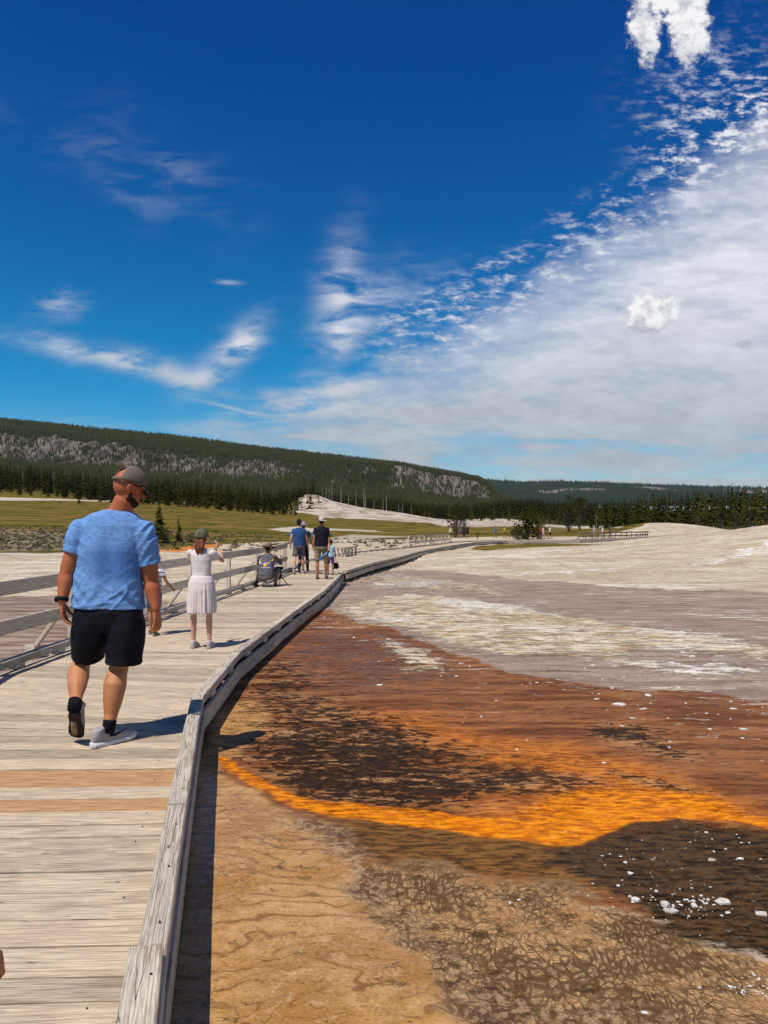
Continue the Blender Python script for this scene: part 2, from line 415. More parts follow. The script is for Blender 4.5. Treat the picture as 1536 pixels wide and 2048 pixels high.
    tan = near_poly([(200, 1500), (430, 1556), (520, 1590), (620, 1650), (700, 1700), (740, 1780), (830, 1860), (960, 1960), (1060, 2060), (1500, 3200), (1500, 12000), (-9000, 12000), (-600, 2500)], .03)
    web = near_poly([(700, 1730), (860, 1740), (1000, 1750), (1150, 1790), (1300, 1830), (1500, 1900), (2400, 2050), (6000, 3200), (30000, 12000), (1400, 12000), (1200, 3200), (940, 2050), (880, 1950), (760, 1830)], .05)
    speck = near_line([(560, 1600), (640, 1660), (720, 1730), (790, 1820), (900, 1890), (960, 1990), (1180, 2040), (1600, 2050)], [4, 10, 14, 14, 18, 20, 24, 30], .06)
    # distant classes follow the actual surface
    u = U0+F*x/ys; row = VH-F*(z-EYE)/ys
    far = yv > 25
    def far_poly(pts, fe):
        wu = u+fbm(x*.08, yv*.05, 4, 61)*60; wr = row+fbm(x*.11, yv*.03, 4, 67)*8*np.clip(60/ys, .25, 2)
        return np.clip(.5+poly_sd(wu, wr, pts)/(2*fe), 0, 1)*far
    grass = far_poly([(-3000, 1116), (0, 1112), (120, 1104), (330, 1097), (420, 1088), (560, 1083), (720, 1080), (820, 1079), (900, 1076), (990, 1073), (1190, 1073), (1240, 1066), (1290, 1052), (1290, 500), (-3000, 500)], 2.0)
    grass = np.maximum(grass, far_poly([(1380, 1068), (1460, 1063), (3500, 1062), (3500, 600), (1340, 600)], 3)*(yv > 182))
    grass = np.maximum(grass, far_poly([(930, 1098), (990, 1088), (1100, 1087), (1260, 1088), (1100, 1094), (960, 1102)], 2)*.72)
    terr = far_poly([(590, 1024), (592, 985), (620, 975), (650, 990), (760, 1002), (900, 1030), (1060, 1042), (1060, 1052), (905, 1054), (860, 1046), (760, 1040), (650, 1034)], 3)*((yv > 200) & (yv < 640))
    shore = np.maximum(far_poly([(560, 1086), (700, 1068), (800, 1071), (880, 1070), (870, 1075), (760, 1078), (640, 1086)], 3)*.55,
                       far_poly([(540, 1057), (600, 1052), (640, 1060), (640, 1066), (560, 1064)], 2)*.75)
    shore = np.maximum(shore, far_poly([(640, 1056), (760, 1060), (790, 1065), (640, 1062)], 1.5)*.6)
    shore = np.maximum(shore, far_poly([(-500, 1107), (60, 1105), (160, 1108), (60, 1111), (-500, 1112)], 1.5)*.7)
    shore = np.maximum(shore, far_poly([(-500, 994), (0, 994), (160, 999), (420, 1005), (420, 1009), (160, 1002), (-500, 999)], .8)*.8)
    shore = np.maximum(shore, far_poly([(900, 1040), (1000, 1036), (1200, 1042), (1260, 1056), (1180, 1060), (1000, 1052)], 4)*.62)
    river = far_poly([(575, 1066), (600, 1058), (640, 1062), (668, 1074), (620, 1075)], 1.5)*.0
    sage = far_poly([(-800, 1102), (-800, 1058), (0, 1058), (130, 1064), (150, 1086), (120, 1098), (0, 1102)], 4)
    forest = sstep(395, 470, yv+np.clip((u-600)*.0, 0, 0))*far
    forest = np.maximum(forest, far*sstep(190, 230, yv)*sstep(1190, 1240, u))
    forest = np.maximum(forest, sstep(560, 600, yv)*(u > 560))
    orangef = far_poly([(300, 1101), (340, 1096), (400, 1088), (450, 1086), (440, 1093), (360, 1102)], 1.5)
    left_mud = np.clip(.5+poly_sd(wx, wy, [(-60, 13), (-5.2, 13), (-4.8, 30), (-12, 33), (-14, 24), (-60, 20)])*-.0-1, 0, 1)
    left_mud = np.clip(.5+poly_sd(wx, wy, [(-60, -6), (-3, -6), (-3, 14), (-4.5, 16.5), (-7, 19), (-11, 18.2), (-18, 18.5), (-60, 18)])/(2*.5), 0, 1)*inn
    whitestripe = near_line([(900, 1158), (1050, 1150), (1200, 1140), (1400, 1138), (1480, 1128), (1600, 1112)], [.5, .5, .7, .6, .7, .8], .02)
    # crust stands a little proud
    z = z+np.where(yv < 30, cream*.02*np.clip(ys/8, .3, 2)*(.6+1.2*fbm(x*3, yv*3, 3, 77)), 0)
    verts = np.stack([x, yv, z], 1)
    idx = np.arange(N).reshape(nr, nc)
    faces = np.stack([idx[:-1, :-1].ravel(), idx[:-1, 1:].ravel(), idx[1:, 1:].ravel(), idx[1:, :-1].ravel()], 1)
    def anyf(*ms): 
        q = np.zeros(N, bool)
        for m_ in ms: q |= (m_ > 0)
        q = q.reshape(nr, nc); return (q[:-1, :-1] | q[:-1, 1:] | q[1:, 1:] | q[1:, :-1]).ravel()
    fn = anyf(dark, tanblob, brownb, tan, web, speck, dome, sun_o); fm = anyf(mauve, cream, left_mud, whitestripe); ff = anyf(grass, terr, shore, sage, forest, orangef)
    o = np_mesh('ground', verts, faces, [ground_material(True, False, False), ground_material(False, True, False), ground_material(True, True, False), ground_material(False, False, True), ground_material(False, True, True)]); tag(o, kind='structure')
    mi = np.where(ff, np.where(fm, 4, 3), np.where(fn & fm, 2, np.where(fn, 0, 1))).astype(np.int32)
    o.data.polygons.foreach_set('material_index', mi)
    for k, a in dict(mauve=mauve, cream=cream, rust=rust, purple=purple, orange=orange, suno=sun_o, tanblob=tanblob, dark=dark, dome=dome,
                     brownb=brownb, tan=tan, web=web, speck=speck, grass=grass, terr=terr, shore=shore, sage=sage, forest=forest,
                     orangef=orangef, leftmud=left_mud, wstripe=whitestripe).items():
        fattr(o.data, k, a)
    return o

def ground_material(near, mid, far):
    m = M('geothermal_ground')
    pos = m.coord('Position', (1, 1, 1))
    def sc(x, y, z=1, rot=0): return m.coord('Position', (x, y, z), (0, 0, rot))
    nA = m.noise(m.warp(sc(1, 1.5), 3, .25), 2.6, 6, .62)         # mid breakup
    nB = m.noise(sc(1, 1), 22, 4, .72)                              # fine grit
    nL = m.noise(sc(1, 1), .35, 2, .5)                              # large
    nS = m.noise(m.warp(sc(.45, 2.6), 2, .5), 2.2, 6, .64)          # horizontal streaks
    nF = m.noise(m.warp(sc(1.0, 3.2, 1, .25), 6, .12), 9, 5, .68)    # flow grain
    nFar = m.noise(sc(.012, .05), 3, 5, .6) if far else nL
    def th(a, n, amp=1.0, k=7.0):   # sharpened noisy mask
        return ((a-.5+(n-.5)*amp)*k+.5).clamp()
    A = m.attr
    # --- base sinter cream
    cream1, cream2 = (.60, .50, .355), (.44, .345, .225)
    c = m.mix(th(nL*.4+nA*.6, nB, .6, 3.5), cream2, cream1)
    mottle = m.noise(m.warp(sc(.25, .8), 1, .6), 1.6, 6, .68)
    c = m.mix(mottle.ss(.54, .64)*.65, c, (.30, .235, .16))
    c = m.mix(mottle.ss(.46, .36)*.55, c, (.76, .69, .56))
    big = m.noise(m.warp(sc(.07, .16, 1, .12), .8, .8), 1.6, 5, .65)
    c = m.mix(big.ss(.50, .60)*.45, c, (.36, .275, .18)); c = m.mix(big.ss(.44, .36)*.4, c, (.80, .74, .63))
    c = m.mix(nS.ss(.57, .63)*.6, c, (.26, .20, .135))
    c = m.mix((nB.ss(.55, .66))*.5, c, (.22, .165, .11))
    nM = m.noise(m.warp(sc(.22, .55), 1, .8), 1.3, 6, .7)
    c = m.mix(((nM-.5).abs()).ss(.016, .0)*.7, c, (.17, .12, .08))
    nG = m.noise(sc(1, 1.7), 6, 4, .75)
    c = m.mix(nG.ss(.55, .66)*.45, c, (.27, .20, .13)); c = m.mix(nG.ss(.44, .35)*.35, c, (.76, .69, .57))
    c = m.mix(th(A('wstripe'), nS, .8, 4)*.8, c, (.76, .73, .68))
    if mid:
        # --- left mud
        c = m.mix(th(A('leftmud'), nS, .9, 5), c, m.mix(nS.ss(.4, .6), (.185, .105, .068), (.38, .275, .205)))
        # --- mauve mud with streaks
        mv = m.mix(nS.ss(.38, .62), (.235, .155, .112), (.36, .262, .20))
        mv = m.mix(nF.ss(.55, .66)*.6, mv, (.12, .075, .052))
        mv = m.mix(nB.ss(.56, .68)*.35, mv, (.50, .40, .30))
        mauve = th(A('mauve')*.95, nS*.6+nA*.4, .9, 7)
        c = m.mix(mauve, c, mv)
    if near or mid:
        # --- rust
        rc = m.mix(nS.ss(.38, .60), (.135, .042, .014), (.30, .115, .040))
        rc = m.mix(nF.ss(.53, .64)*.75, rc, (.060, .022, .011))
        rc = m.mix(A('purple')*.85*nA.ss(.3, .6), rc, m.mix(nF.ss(.4, .6), (.16, .085, .058), (.07, .036, .024)))
        oc2 = m.mix(nF.ss(.36, .60), (.60, .205, .030), (.30, .075, .010))
        rc = m.mix(th(A('orange'), nS*.5+nA*.5, 1.6, 2.6)*.9, rc, oc2)
        rc = m.mix(nB.ss(.60, .70)*.35, rc, (.42, .24, .12))
        c = m.mix(th(A('rust'), nS*.5+nA*.5, .9, 7), c, rc)
    if mid:
        # --- cream crust patches
        cc = m.mix(nA.ss(.36, .58), (.44, .31, .165), (.72, .61, .44))
        cc = m.mix(nL.ss(.52, .62)*.8, cc, (.80, .75, .66))
        cc = m.mix(nB.ss(.52, .62)*.55, cc, (.24, .155, .085))
        cc = m.mix(nG.ss(.52, .60)*.6, cc, (.27, .17, .085))
        crust = m.noise(m.warp(sc(.6, 1.7), 3, .3), 4.5, 6, .78)
        crustm = th(A('cream')*.70, crust*.6+nB*.25+nG*.15, 4.8, 5)
        c = m.mix(crustm, c, cc)
        flk = m.noise(m.warp(sc(.8, 1.8), 4, .2), 7, 5, .7)
        stk = m.noise(m.warp(sc(.28, 1.5, 1, .10), 2.2, .35), 3.2, 6, .76)
        rr = (A('rust')-A('suno')-A('orange')*.6).clamp()
        flake = flk.ss(.62, .67)*(rr*.55).max(A('mauve'))*nL.ss(.34, .52)
        c = m.mix((flake*(1-A('tan')-A('dark'))).clamp()*.85, c, (.66, .55, .40))
        c = m.mix((stk.ss(.565, .625)*A('mauve')*nG.ss(.40, .52)).clamp()*.85, c, m.mix(nL.ss(.42, .58), (.56, .44, .30), (.78, .72, .62)))
        c = m.mix((stk.ss(.44, .38)*A('mauve')).clamp()*.55, c, (.135, .085, .06))
        c = m.mix((stk.ss(.61, .65)*rr*(1-A('tan'))*(1-A('dark'))).clamp()*nG.ss(.42, .54)*.7, c, (.60, .42, .25))
        c = m.mix((stk.ss(.43, .37)*rr*(1-A('tan'))).clamp()*.6, c, (.055, .022, .012))
    crustm = crustm if mid else nL*0
    if near:
        # --- tan blob + dark mat
        c = m.mix(th(A('tanblob'), nA, .8, 5), c, m.mix(nF.ss(.4, .6), (.30, .135, .040), (.50, .27, .10)))
        dk = m.noise(m.warp(sc(1.0, 1.9, 1, .3), 7, .16), 9, 6, .75)
        dk2 = m.noise(m.warp(sc(1.0, 1.5), 2, .3), 2.2, 4, .65)
        darkm = th(A('dark'), dk*.72+dk2*.28, 4.6, 4.5)
        dcol = m.mix(nB.ss(.42, .66), (.010, .006, .004), (.050, .023, .010))
        c = m.mix((A('dark')*2.2-.3).clamp()*.80, c, m.mix(nS.ss(.4, .6), (.22, .075, .020), (.44, .23, .095)))
        c = m.mix(darkm*.96, c, dcol)
        # --- brown band, tan floor, web, speckle
        tanb = m.mix(nA.ss(.36, .60), (.35, .170, .050), (.51, .285, .112))
        tanb = m.mix(nB.ss(.50, .64)*.45, tanb, (.26, .135, .045))
        tanb = m.mix(nB.ss(.46, .34)*.40, tanb, (.58, .42, .25))
        c = m.mix(th(A('tan'), nA, .9, 4), c, tanb)
        m_t = (A('tan')*(1-A('web'))).clamp()
        sp3 = m.n.new('ShaderNodeSeparateXYZ'); m.l.new(pos, sp3.inputs[0]); X3, Y3 = S(m.nt, sp3.outputs[0]), S(m.nt, sp3.outputs[1])
        wn = m.noise(m.warp(sc(.8, 1.2), 2.5, .25), 1.5, 3, .6); wn2 = m.noise(sc(1.3, 1.0), 2.6, 3, .6)
        wv1 = (Y3*46+wn*44+X3*5).sin(); wv2 = (Y3*83+wn2*40-X3*9).sin()
        c = m.mix(m_t*wn.ss(.38, .62)*(Y3*-.28+1.35).clamp().max(.45)*.72, c, (.42, .185, .020))
        c = m.mix(m_t*wv1.ss(-.4, .9)*nA.ss(.36, .56)*.30, c, (.30, .135, .025))
        lines = (wv1.ss(.84, .99)*nA.ss(.40, .56)*.8+wv2.ss(.86, .99)*nA.ss(.56, .42)*.6).clamp()
        c = m.mix(m_t*lines*.85, c, (.16, .066, .014))
        nC = m.noise(sc(1, 1.2), 60, 4, .7)
        c = m.mix(m_t*nC.ss(.54, .64)*.45, c, (.17, .08, .02))
        c = m.mix(m_t*nC.ss(.44, .36)*.35, c, (.60, .41, .24))
        c = m.mix(th(A('brownb'), nA*.5+nF*.5, 1.3, 3), c, m.mix(nF.ss(.40, .62), (.215, .098, .024), (.055, .025, .009)))
        wv = m.warp(m.warp(m.warp(sc(1.15, .85, 1, -.35), 1.2, .4, 2), 5.0, .13, 3), 20, .018, 2)
        ve = m.voro(wv, 24); ve2 = m.voro(wv, 48)
        wth = nA.ss(.42, .60)
        webm = (((ve-wth*.07)).ss(.13, .0)*.95+((ve2-wth*.08)).ss(.14, .0)*.55).clamp()
        wbase = m.mix(nA.ss(.35, .60), (.42, .225, .088), (.60, .375, .18))
        wbase = m.mix(nB.ss(.52, .66)*.5, wbase, (.22, .12, .05))
        wm = th(A('web'), nA, 1.3, 3)
        c = m.mix(wm, c, wbase)
        c = m.mix(wm*webm*nA.ss(.30, .54)*.84, c, (.055, .024, .008))
        c = m.mix(wm*dk.ss(.50, .60)*.55, c, (.085, .040, .014))
        c = m.mix(wm*nB.ss(.54, .64)*.55, c, (.12, .06, .025))
        c = m.mix(wm*th(nL-.07, nA, 2.0, 3)*.5, c, (.10, .048, .015))
        dome = th(A('dome'), nA*.5+nF*.5, 1.5, 3.5)
        c = m.mix(dome, c, m.mix(nF.ss(.40, .66), (.095, .048, .019), (.010, .006, .004)))
        c = m.mix(dome*nB.ss(.50, .62)*.7, c, (.020, .012, .008))
        sp = m.voro(sc(1, 1), 26, 'F1')
        whit = (nB.ss(.52, .66)*sp.ss(.42, .30))
        c = m.mix(th(A('speck'), nA, 1.4, 3)*.7, c, m.mix(nB.ss(.42, .56), (.40, .255, .135), (.10, .052, .022)))
        c = m.mix((A('speck')*.6+A('dome')*.4).clamp()*whit*.6*nL.ss(.4, .6), c, (.58, .52, .44))
        # --- bright orange runoff
        oc = m.mix(nF.ss(.36, .62), (.84, .275, .004), (.48, .105, .002))
        oc = m.mix(nB.ss(.60, .70)*.55, oc, (.98, .58, .16))
        oc = m.mix(nA.ss(.60, .68)*.5, oc, (.40, .09, .004))
        suno = th(A('suno'), nA*.5+nF*.5, 1.3, 4)
        c = m.mix(suno*.97, c, oc)
        c = m.mix(((A('suno')*(1-A('suno'))*4)*nF.ss(.48, .60)).clamp()*.7, c, (.20, .055, .008))
    darkm, webm, wm = (darkm, webm, wm) if near else (nL*0,)*3
    if far:
        # --- meadow, terrace, forest floor
        g1 = m.noise(sc(.004, .035), 3.2, 7, .6)
        gc = m.mix(g1.ss(.40, .50), (.070, .068, .012), (.150, .108, .026))
        gc = m.mix(g1.ss(.50, .60), gc, (.215, .128, .042))
        gc = m.mix(nFar.ss(.45, .7)*.55, gc, (.070, .066, .013))
        tuft = m.noise(sc(.3, .3), 3, 6, .7)
        gc = m.mix(tuft.ss(.55, .68)*.5, gc, (.05, .052, .012))
        sgn = m.noise(sc(.25, .55), 3.6, 8, .75)
        gc = m.mix(th(A('sage'), sgn, 1.0, 4), gc, m.mix(sgn.ss(.44, .58), (.12, .095, .045), (.29, .22, .145)))
        c = m.mix(th(A('grass'), nS, .5, 8), c, gc)
        c = m.mix(th(A('shore'), m.noise(sc(.05, .3), 3, 7, .7), 1.0, 6)*.9, c, (.50, .44, .34))
        tn = m.noise(m.warp(sc(.02, .07, .25), 2, .5), 3.2, 8, .68)
        tcl = m.mix(tn.ss(.42, .56), (.25, .185, .13), (.54, .46, .38))
        tcl = m.mix(nF.ss(.55, .6)*.3, tcl, (.40, .20, .09))
        c = m.mix(A('forest'), c, m.mix(nFar.ss(.4, .6), (.022, .026, .010), (.055, .050, .020)))
        c = m.mix(th(A('terr'), nFar, .4, 8), c, tcl)
        c = m.mix(th(A('orangef'), nS, .6, 5), c, (.50, .19, .05))
    m.col(c)
    # wet film where the runoff lies
    wet = (A('tan')*.9).max(A('web')*.7).max(A('suno')).max(A('rust')*.9).max(A('dark')*.7).max(A('mauve')*.75).max(A('leftmud'))*(1-crustm)
    wet = (wet*nA.ss(.2, .5)).clamp()
    m.rough(.95-wet*.50)
    m.spec(wet*.04)
    if near:
        film = (A('tan').max(A('web')*.2)*nA.ss(.25, .42)).clamp()
        m.l.new((film*.55).o, m.b.inputs['Coat Weight']); m.b.inputs['Coat Roughness'].default_value = .10; m.b.inputs['Coat IOR'].default_value = 1.36
        rip = m.noise(m.warp(sc(1.2, 3.0), 4, .15), 7, 3, .5); bn = m.n.new('ShaderNodeBump'); m.l.new(rip.o, bn.inputs['Height']); bn.inputs['Strength'].default_value = .35; bn.inputs['Distance'].default_value = .02
        m.l.new(bn.outputs[0], m.b.inputs['Coat Normal'])
    h = nB*.5+nA*1.2+crustm*.8+darkm*.5+webm*wm*-.3+nS*.4
    m.bump(h, .8, .022)
    return m.mat
build_ground()

# ================================================================== WOOD
def wood_material(name, base=(.68, .545, .375), grey=(.43, .335, .235), red=None, lfreq=520, contrast=1.0):
    m = M(name)
    # UV: x along the grain in metres, y across in metres; both offset per board
    uv = m.coord('UV', (1, 1, 1))
    rnd = m.attr('board')
    wv = m.warp(m.coord('UV', (.9, 6, 1)), 2.2, .22, 3)
    grain = m.noise(wv, 6.0, 7, .68)
    long_ = m.noise(m.coord('UV', (.7, 22, 1)), 5, 5, .6)
    fine = m.noise(m.coord('UV', (2.0, 60, 1)), 3, 4, .7)
    kn = m.voro(m.coord('UV', (1.1, 3.2, 1)), 1.25, 'F1')
    knd = m.voro(m.coord('UV', (1.1, 3.2, 1)), 1.25, 'F1')
    sx_ = m.n.new('ShaderNodeSeparateXYZ'); m.l.new(m.coord('UV'), sx_.inputs[0]); vv = S(m.nt, sx_.outputs[1])
    lw_ = m.noise(m.coord('UV', (1.0, 5, 1)), 2.0, 3, .55)
    lines = ((vv*lfreq+lw_*30-kn.ss(.30, .0)*9).sin()*.5+.5)*(grain*.5+.75)
    rings = ((kn*70+grain*6).sin()*.5+.5)*kn.ss(.20, .04)
    core = kn.ss(.045, .02)
    blot = m.noise(m.coord('UV', (1.2, 2.5, 1)), 2.2, 5, .6)
    c = m.mix((grain*.6+blot*.4).ss(.38, .60), grey, base)
    c = m.mix(long_.ss(.50, .62)*.72*contrast, c, (.25, .185, .125))
    c = m.mix(long_.ss(.46, .34)*.55, c, (.76, .66, .52))
    c = m.mix(fine.ss(.53, .63)*.50*contrast, c, (.20, .145, .10))
    c = m.mix(lines.ss(.45, .95)*.30*contrast, c, (.23, .18, .135))
    c = m.mix(rings*.40, c, (.26, .20, .15)); c = m.mix(core*.6, c, (.19, .14, .10))
    c = m.scalec(c, rnd*.50+.70)
    c = m.mix(rnd.ss(.55, .9)*.22, c, (.44, .30, .19))
    crk = ((m.noise(m.coord('UV', (.5, 9, 1)), 1.7, 2, .5)-.5).abs()).ss(.008, .0)*blot.ss(.5, .62)
    c = m.mix(crk*.85, c, (.055, .04, .03))
    if red:
        rf = m.attr('fresh'); cr = m.mix(grain.ss(.35, .62), red[0], red[1]); cr = m.mix(fine.ss(.5, .7)*.4, cr, (.26, .11, .05))
        c = m.mix(rf, c, cr)
    m.col(c); m.rough(.86); m.spec(.15)
    m.bump(grain*.6+long_*.5+fine*.6+core*-.6+crk*-1.5, .55, .004)
    return m.mat
WOOD_DECK = wood_material('weathered_decking', red=((.36, .185, .080), (.51, .30, .150)))
WOOD_KERB = wood_material('weathered_kerb_timber', (.66, .57, .46), (.46, .39, .31), lfreq=640, contrast=1.25)
WOOD_RAIL = wood_material('weathered_rail_timber', (.76, .66, .53), (.58, .49, .385), contrast=.7)
WOOD_DARK = wood_material('dark_beam_timber', (.16, .12, .09), (.09, .07, .055))  # darker timber tone for joists, support posts and the far railing

class Boards:
    """collects boards into one mesh, each with grain coordinates of its own"""
    def __init__(s): s.v = []; s.f = []; s.uv = []; s.r = []; s.fr = []; s.k = 0
    def board(s, a, b, up, w, h, taper=0, rnd=None, fresh=0, ends=None, seg=1, wob=0):
        """a,b: end centres on the mid line; w across; h along up"""
        a = Vector(a); b = Vector(b); d = (b-a); L = d.length; d.normalize(); up = Vector(up).normalized()
        side = d.cross(up).normalized(); up = side.cross(d).normalized()
        rnd = random.random() if rnd is None else rnd
        ox, oy = random.random()*50, random.random()*50
        base = len(s.v); ch = min(w, h)*.08
        prof = [(-w/2+ch, -h/2), (w/2-ch, -h/2), (w/2, -h/2+ch), (w/2, h/2-ch), (w/2-ch, h/2), (-w/2+ch, h/2), (-w/2, h/2-ch), (-w/2, -h/2+ch)]
        per = [0]
        for i in range(8):
            q = prof[i]; r = prof[(i+1) % 8]; per.append(per[-1]+math.hypot(q[0]-r[0], q[1]-r[1]))
        for i in range(seg+1):
            t = i/seg; c = a.lerp(b, t)
            if wob and 0 < i < seg: c = c+side*random.uniform(-wob, wob)+up*random.uniform(-wob, wob)
            sk = ends[0] if (ends and i == 0) else (ends[1] if (ends and i == seg) else 0)
            for (x, y) in prof: s.v.append(c+side*x+up*y+d*(sk*x))
        for i in range(seg):
            for j in range(8):
                n0 = base+i*8+j; n1 = base+i*8+(j+1) % 8
                s.f.append((n0, n1, n1+8, n0+8))
                u0, u1 = L*i/seg+ox, L*(i+1)/seg+ox
                s.uv += [(u0, per[j]+oy), (u0, per[j+1]+oy), (u1, per[j+1]+oy), (u1, per[j]+oy)]
        for e, i in ((0, 0), (1, seg)):
            idx = [base+i*8+j for j in range(8)]
            s.f.append(tuple(idx[::-1] if e == 0 else idx))
            s.uv += [(ox+prof[j][0]*.2, oy+prof[j][1]*4) for j in (range(7, -1, -1) if e == 0 else range(8))]
        n = len(s.v)-base; s.r += [rnd]*n; s.fr += [fresh]*n
    def build(s, name, mat, parent=None):
        me = bpy.data.meshes.new(name); me.from_pydata([tuple(v) for v in s.v], [], s.f)
        uvl = me.uv_layers.new(name='UVMap')
        uvl.data.foreach_set('uv', np.array(s.uv, np.float32).ravel())
        fattr(me, 'board', s.r); fattr(me, 'fresh', s.fr)
        return link_mesh(name, me, mat, parent, smooth=False)

def resample(pts, ts, t):
    i = max(0, min(len(ts)-2, int(np.searchsorted(ts, t))-1)); a = (t-ts[i])/(ts[i+1]-ts[i])
    return pts[i].lerp(pts[i+1], a)
V = Vector
def edgepair(Lp, Rp):
    Lp = [V(p) for p in Lp]; Rp = [V(p) for p in Rp]
    ts = [0]
    for i in range(len(Lp)-1): ts.append(ts[-1]+((Lp[i+1]-Lp[i]).length+(Rp[i+1]-Rp[i]).length)/2)
    return Lp, Rp, ts

# --- boardwalk stretch we stand on
LA, RA, TA = edgepair(
    [(-1.2, -3.6, 0), (-1.55, -1.2, 0), (-2.72, 1.35, 0), (-2.95, 2.35, 0), (-3.22, 3.6, 0), (-3.58, 5.2, 0), (-3.84, 6.6, 0), (-3.80, 8.3, 0), (-3.57, 12.2, 0), (-3.36, 15.7, 0), (-3.02, 20.2, 0), (-2.98, 24.0, 0)],
    [(1.0, -3.3, 0), (.75, -.6, 0), (-.63, 1.72, 0), (-.80, 2.42, 0), (-1.07, 3.7, 0), (-1.39, 5.23, 0), (-1.56, 6.09, 0), (-1.66, 8.16, 0), (-1.52, 12.2, 0), (-1.36, 15.7, 0), (-1.30, 20.3, 0), (-1.32, 22.6, 0)])
def deck_z(y): return -.3*float(np.clip((y-30)/40, 0, 1))
zB = lambda y: deck_z(y)
LBp = [(-3.02, 24.4), (-3.1, 30), (-1.9, 41), (1.2, 52), (4.2, 64), (7.4, 76.5), (12.5, 84.6), (21.5, 86.8), (35.2, 103.0), (60, 146)]
RBp = [(-1.26, 23.0), (-.50, 27.9), (.55, 33.5), (2.6, 47), (5.9, 62), (9.0, 74.5), (13.4, 82.0), (21.8, 84.0), (36.8, 101.0), (62, 143)]
LB, RB, TB = edgepair([(x, y, zB(y)) for x, y in LBp], [(x, y, zB(y)) for x, y in RBp])

def make_walk(Lp, Rp, ts, label, pw=.19, nmax=9999, gap=.006, freshset=()):
    root = empty('boardwalk', (Lp[0]+Rp[0])/2); tag(root, label, 'boardwalk')
    b = Boards(); t = ts[0]; k = 0; snaps = []
    for f0, f1 in freshset:
        for yy in (f0, f1):
            lo, hi = ts[0], ts[-1]
            for _ in range(40):
                mid_ = (lo+hi)/2
                if resample(Rp, ts, mid_).y < yy: lo = mid_
                else: hi = mid_
            snaps.append(lo)
    while t < ts[-1]-pw and k < nmax:
        w = pw*random.choice([.78, 1.0, 1.0, 1.0, 1.18]) if pw < .25 else pw
        for sn in snaps:
            if t+.02 < sn < t+w*1.45: w = sn-t
        for i_ in range(0, len(snaps), 2):
            if abs(t-snaps[i_]) < .004: w = snaps[i_+1]-t
        a0 = resample(Lp, ts, t+gap/2); a1 = resample(Lp, ts, t+w-gap/2); c0 = resample(Rp, ts, t+gap/2); c1 = resample(Rp, ts, t+w-gap/2)
        a = (a0+a1)/2; c = (c0+c1)/2
        wid = ((a1-a0).length+(c1-c0).length)/2
        dz = random.uniform(-.003, .003)
        ym = c.y
        fresh = 1.0 if any(f0 < ym < f1 for f0, f1 in freshset) else 0.0
        base = len(b.v)
        b.board(a+V((0, 0, -.02+dz)), c+V((0, 0, -.02+dz)), (0, 0, 1), min(w-gap, wid) if pw < .25 else wid, .04, fresh=fresh)
        # shear the ends so neighbouring boards meet along the two edges
        fa = (a1-a0)/2; fc = (c1-c0)/2; d = (c-a).normalized()
        for i in range(8):
            for e, (cen, fv) in enumerate(((a, fa), (c, fc))):
                v = b.v[base+e*8+i]; rel = v-cen; s_ = rel.dot(d.cross(V((0, 0, 1))).normalized())
                hw = (fv.length or .1)
                b.v[base+e*8+i] = V((cen.x, cen.y, v.z))+fv*(-s_/max(min(w-gap, wid) if pw < .25 else wid, 1e-3)*2)
        t += w; k += 1
    b.build('deck_planks', WOOD_DECK, root)
    return root
walkA = make_walk(LA, RA, TA, 'weathered grey board deck in the foreground with two fresh reddish planks', .185, gap=.013, freshset=((3.95, 4.13), (4.32, 4.62)))
walkB = make_walk(LB, RB, TB, 'distant boardwalk curving right across the white sinter flat towards the far railing', .42, gap=.02)

def kerb(root, pts, side, w=.095, h=.075, z0=.045, seglen=2.6, one=True):
    """timber kerb following pts, on short spacer blocks, with a fascia board below"""
    bl = Boards()
    for i in range(len(pts)-1):
        a, c = pts[i], pts[i+1]; L = (c-a).length; n = max(1, round(L/seglen)); d = (c-a).normalized(); s_ = V((d.y, -d.x, 0))*side
        for k in range(n):
            p, q = a.lerp(c, k/n), a.lerp(c, (k+1)/n)
            rz = random.uniform(-.004, .004)
            kb = Boards(); kb.board(p+s_*(w/2)+V((0, 0, z0+h/2+rz))+d*.002, q+s_*(w/2)+V((0, 0, z0+h/2+rz))-d*.002, (0, 0, 1), w, h, seg=5, wob=.0012)
            kb.build('kerb', WOOD_KERB, root)
            m_ = max(1, round((q-p).length/1.1))
            for j in range(m_):
                e = p.lerp(q, (j+.5)/m_); bl.board(e+s_*(w/2)-d*.10+V((0, 0, z0/2)), e+s_*(w/2)+d*.10+V((0, 0, z0/2)), (0, 0, 1), w*.82, z0-.001)
                if one: bl.build('kerb_block', WOOD_RAIL, root); bl = Boards()
            fa = Boards(); fa.board(p+s_*(w-.012)+V((0, 0, -.095))+d*.002, q+s_*(w-.012)+V((0, 0, -.095))-d*.002, (0, 0, 1), .036, .15)
            fa.build('fascia', WOOD_KERB, root)
    if not one: bl.build('kerb_block', WOOD_RAIL, root)['kind'] = 'stuff'
kerb(walkA, RA, 1)
kerb(walkA, LA, -1)
kerb(walkB, RB, 1, .12, .08, .03, 4, False)
kerb(walkB, LB, -1, .12, .08, .03, 4, False)
# raised splice board lying on the kerb at the very front
sp = Boards(); a, c = V((-.63, 1.72, 0)), V((-.80, 2.42, 0)); d = (c-a).normalized(); s_ = V((d.y, -d.x, 0))
sp.board(a-d*.6+s_*.035+V((0, 0, .145)), a.lerp(c, .93)+s_*.035+V((0, 0, .145)), (0, 0, 1), .105, .045, seg=6, wob=.001)
sp.build('kerb_cap', WOOD_KERB, walkA)
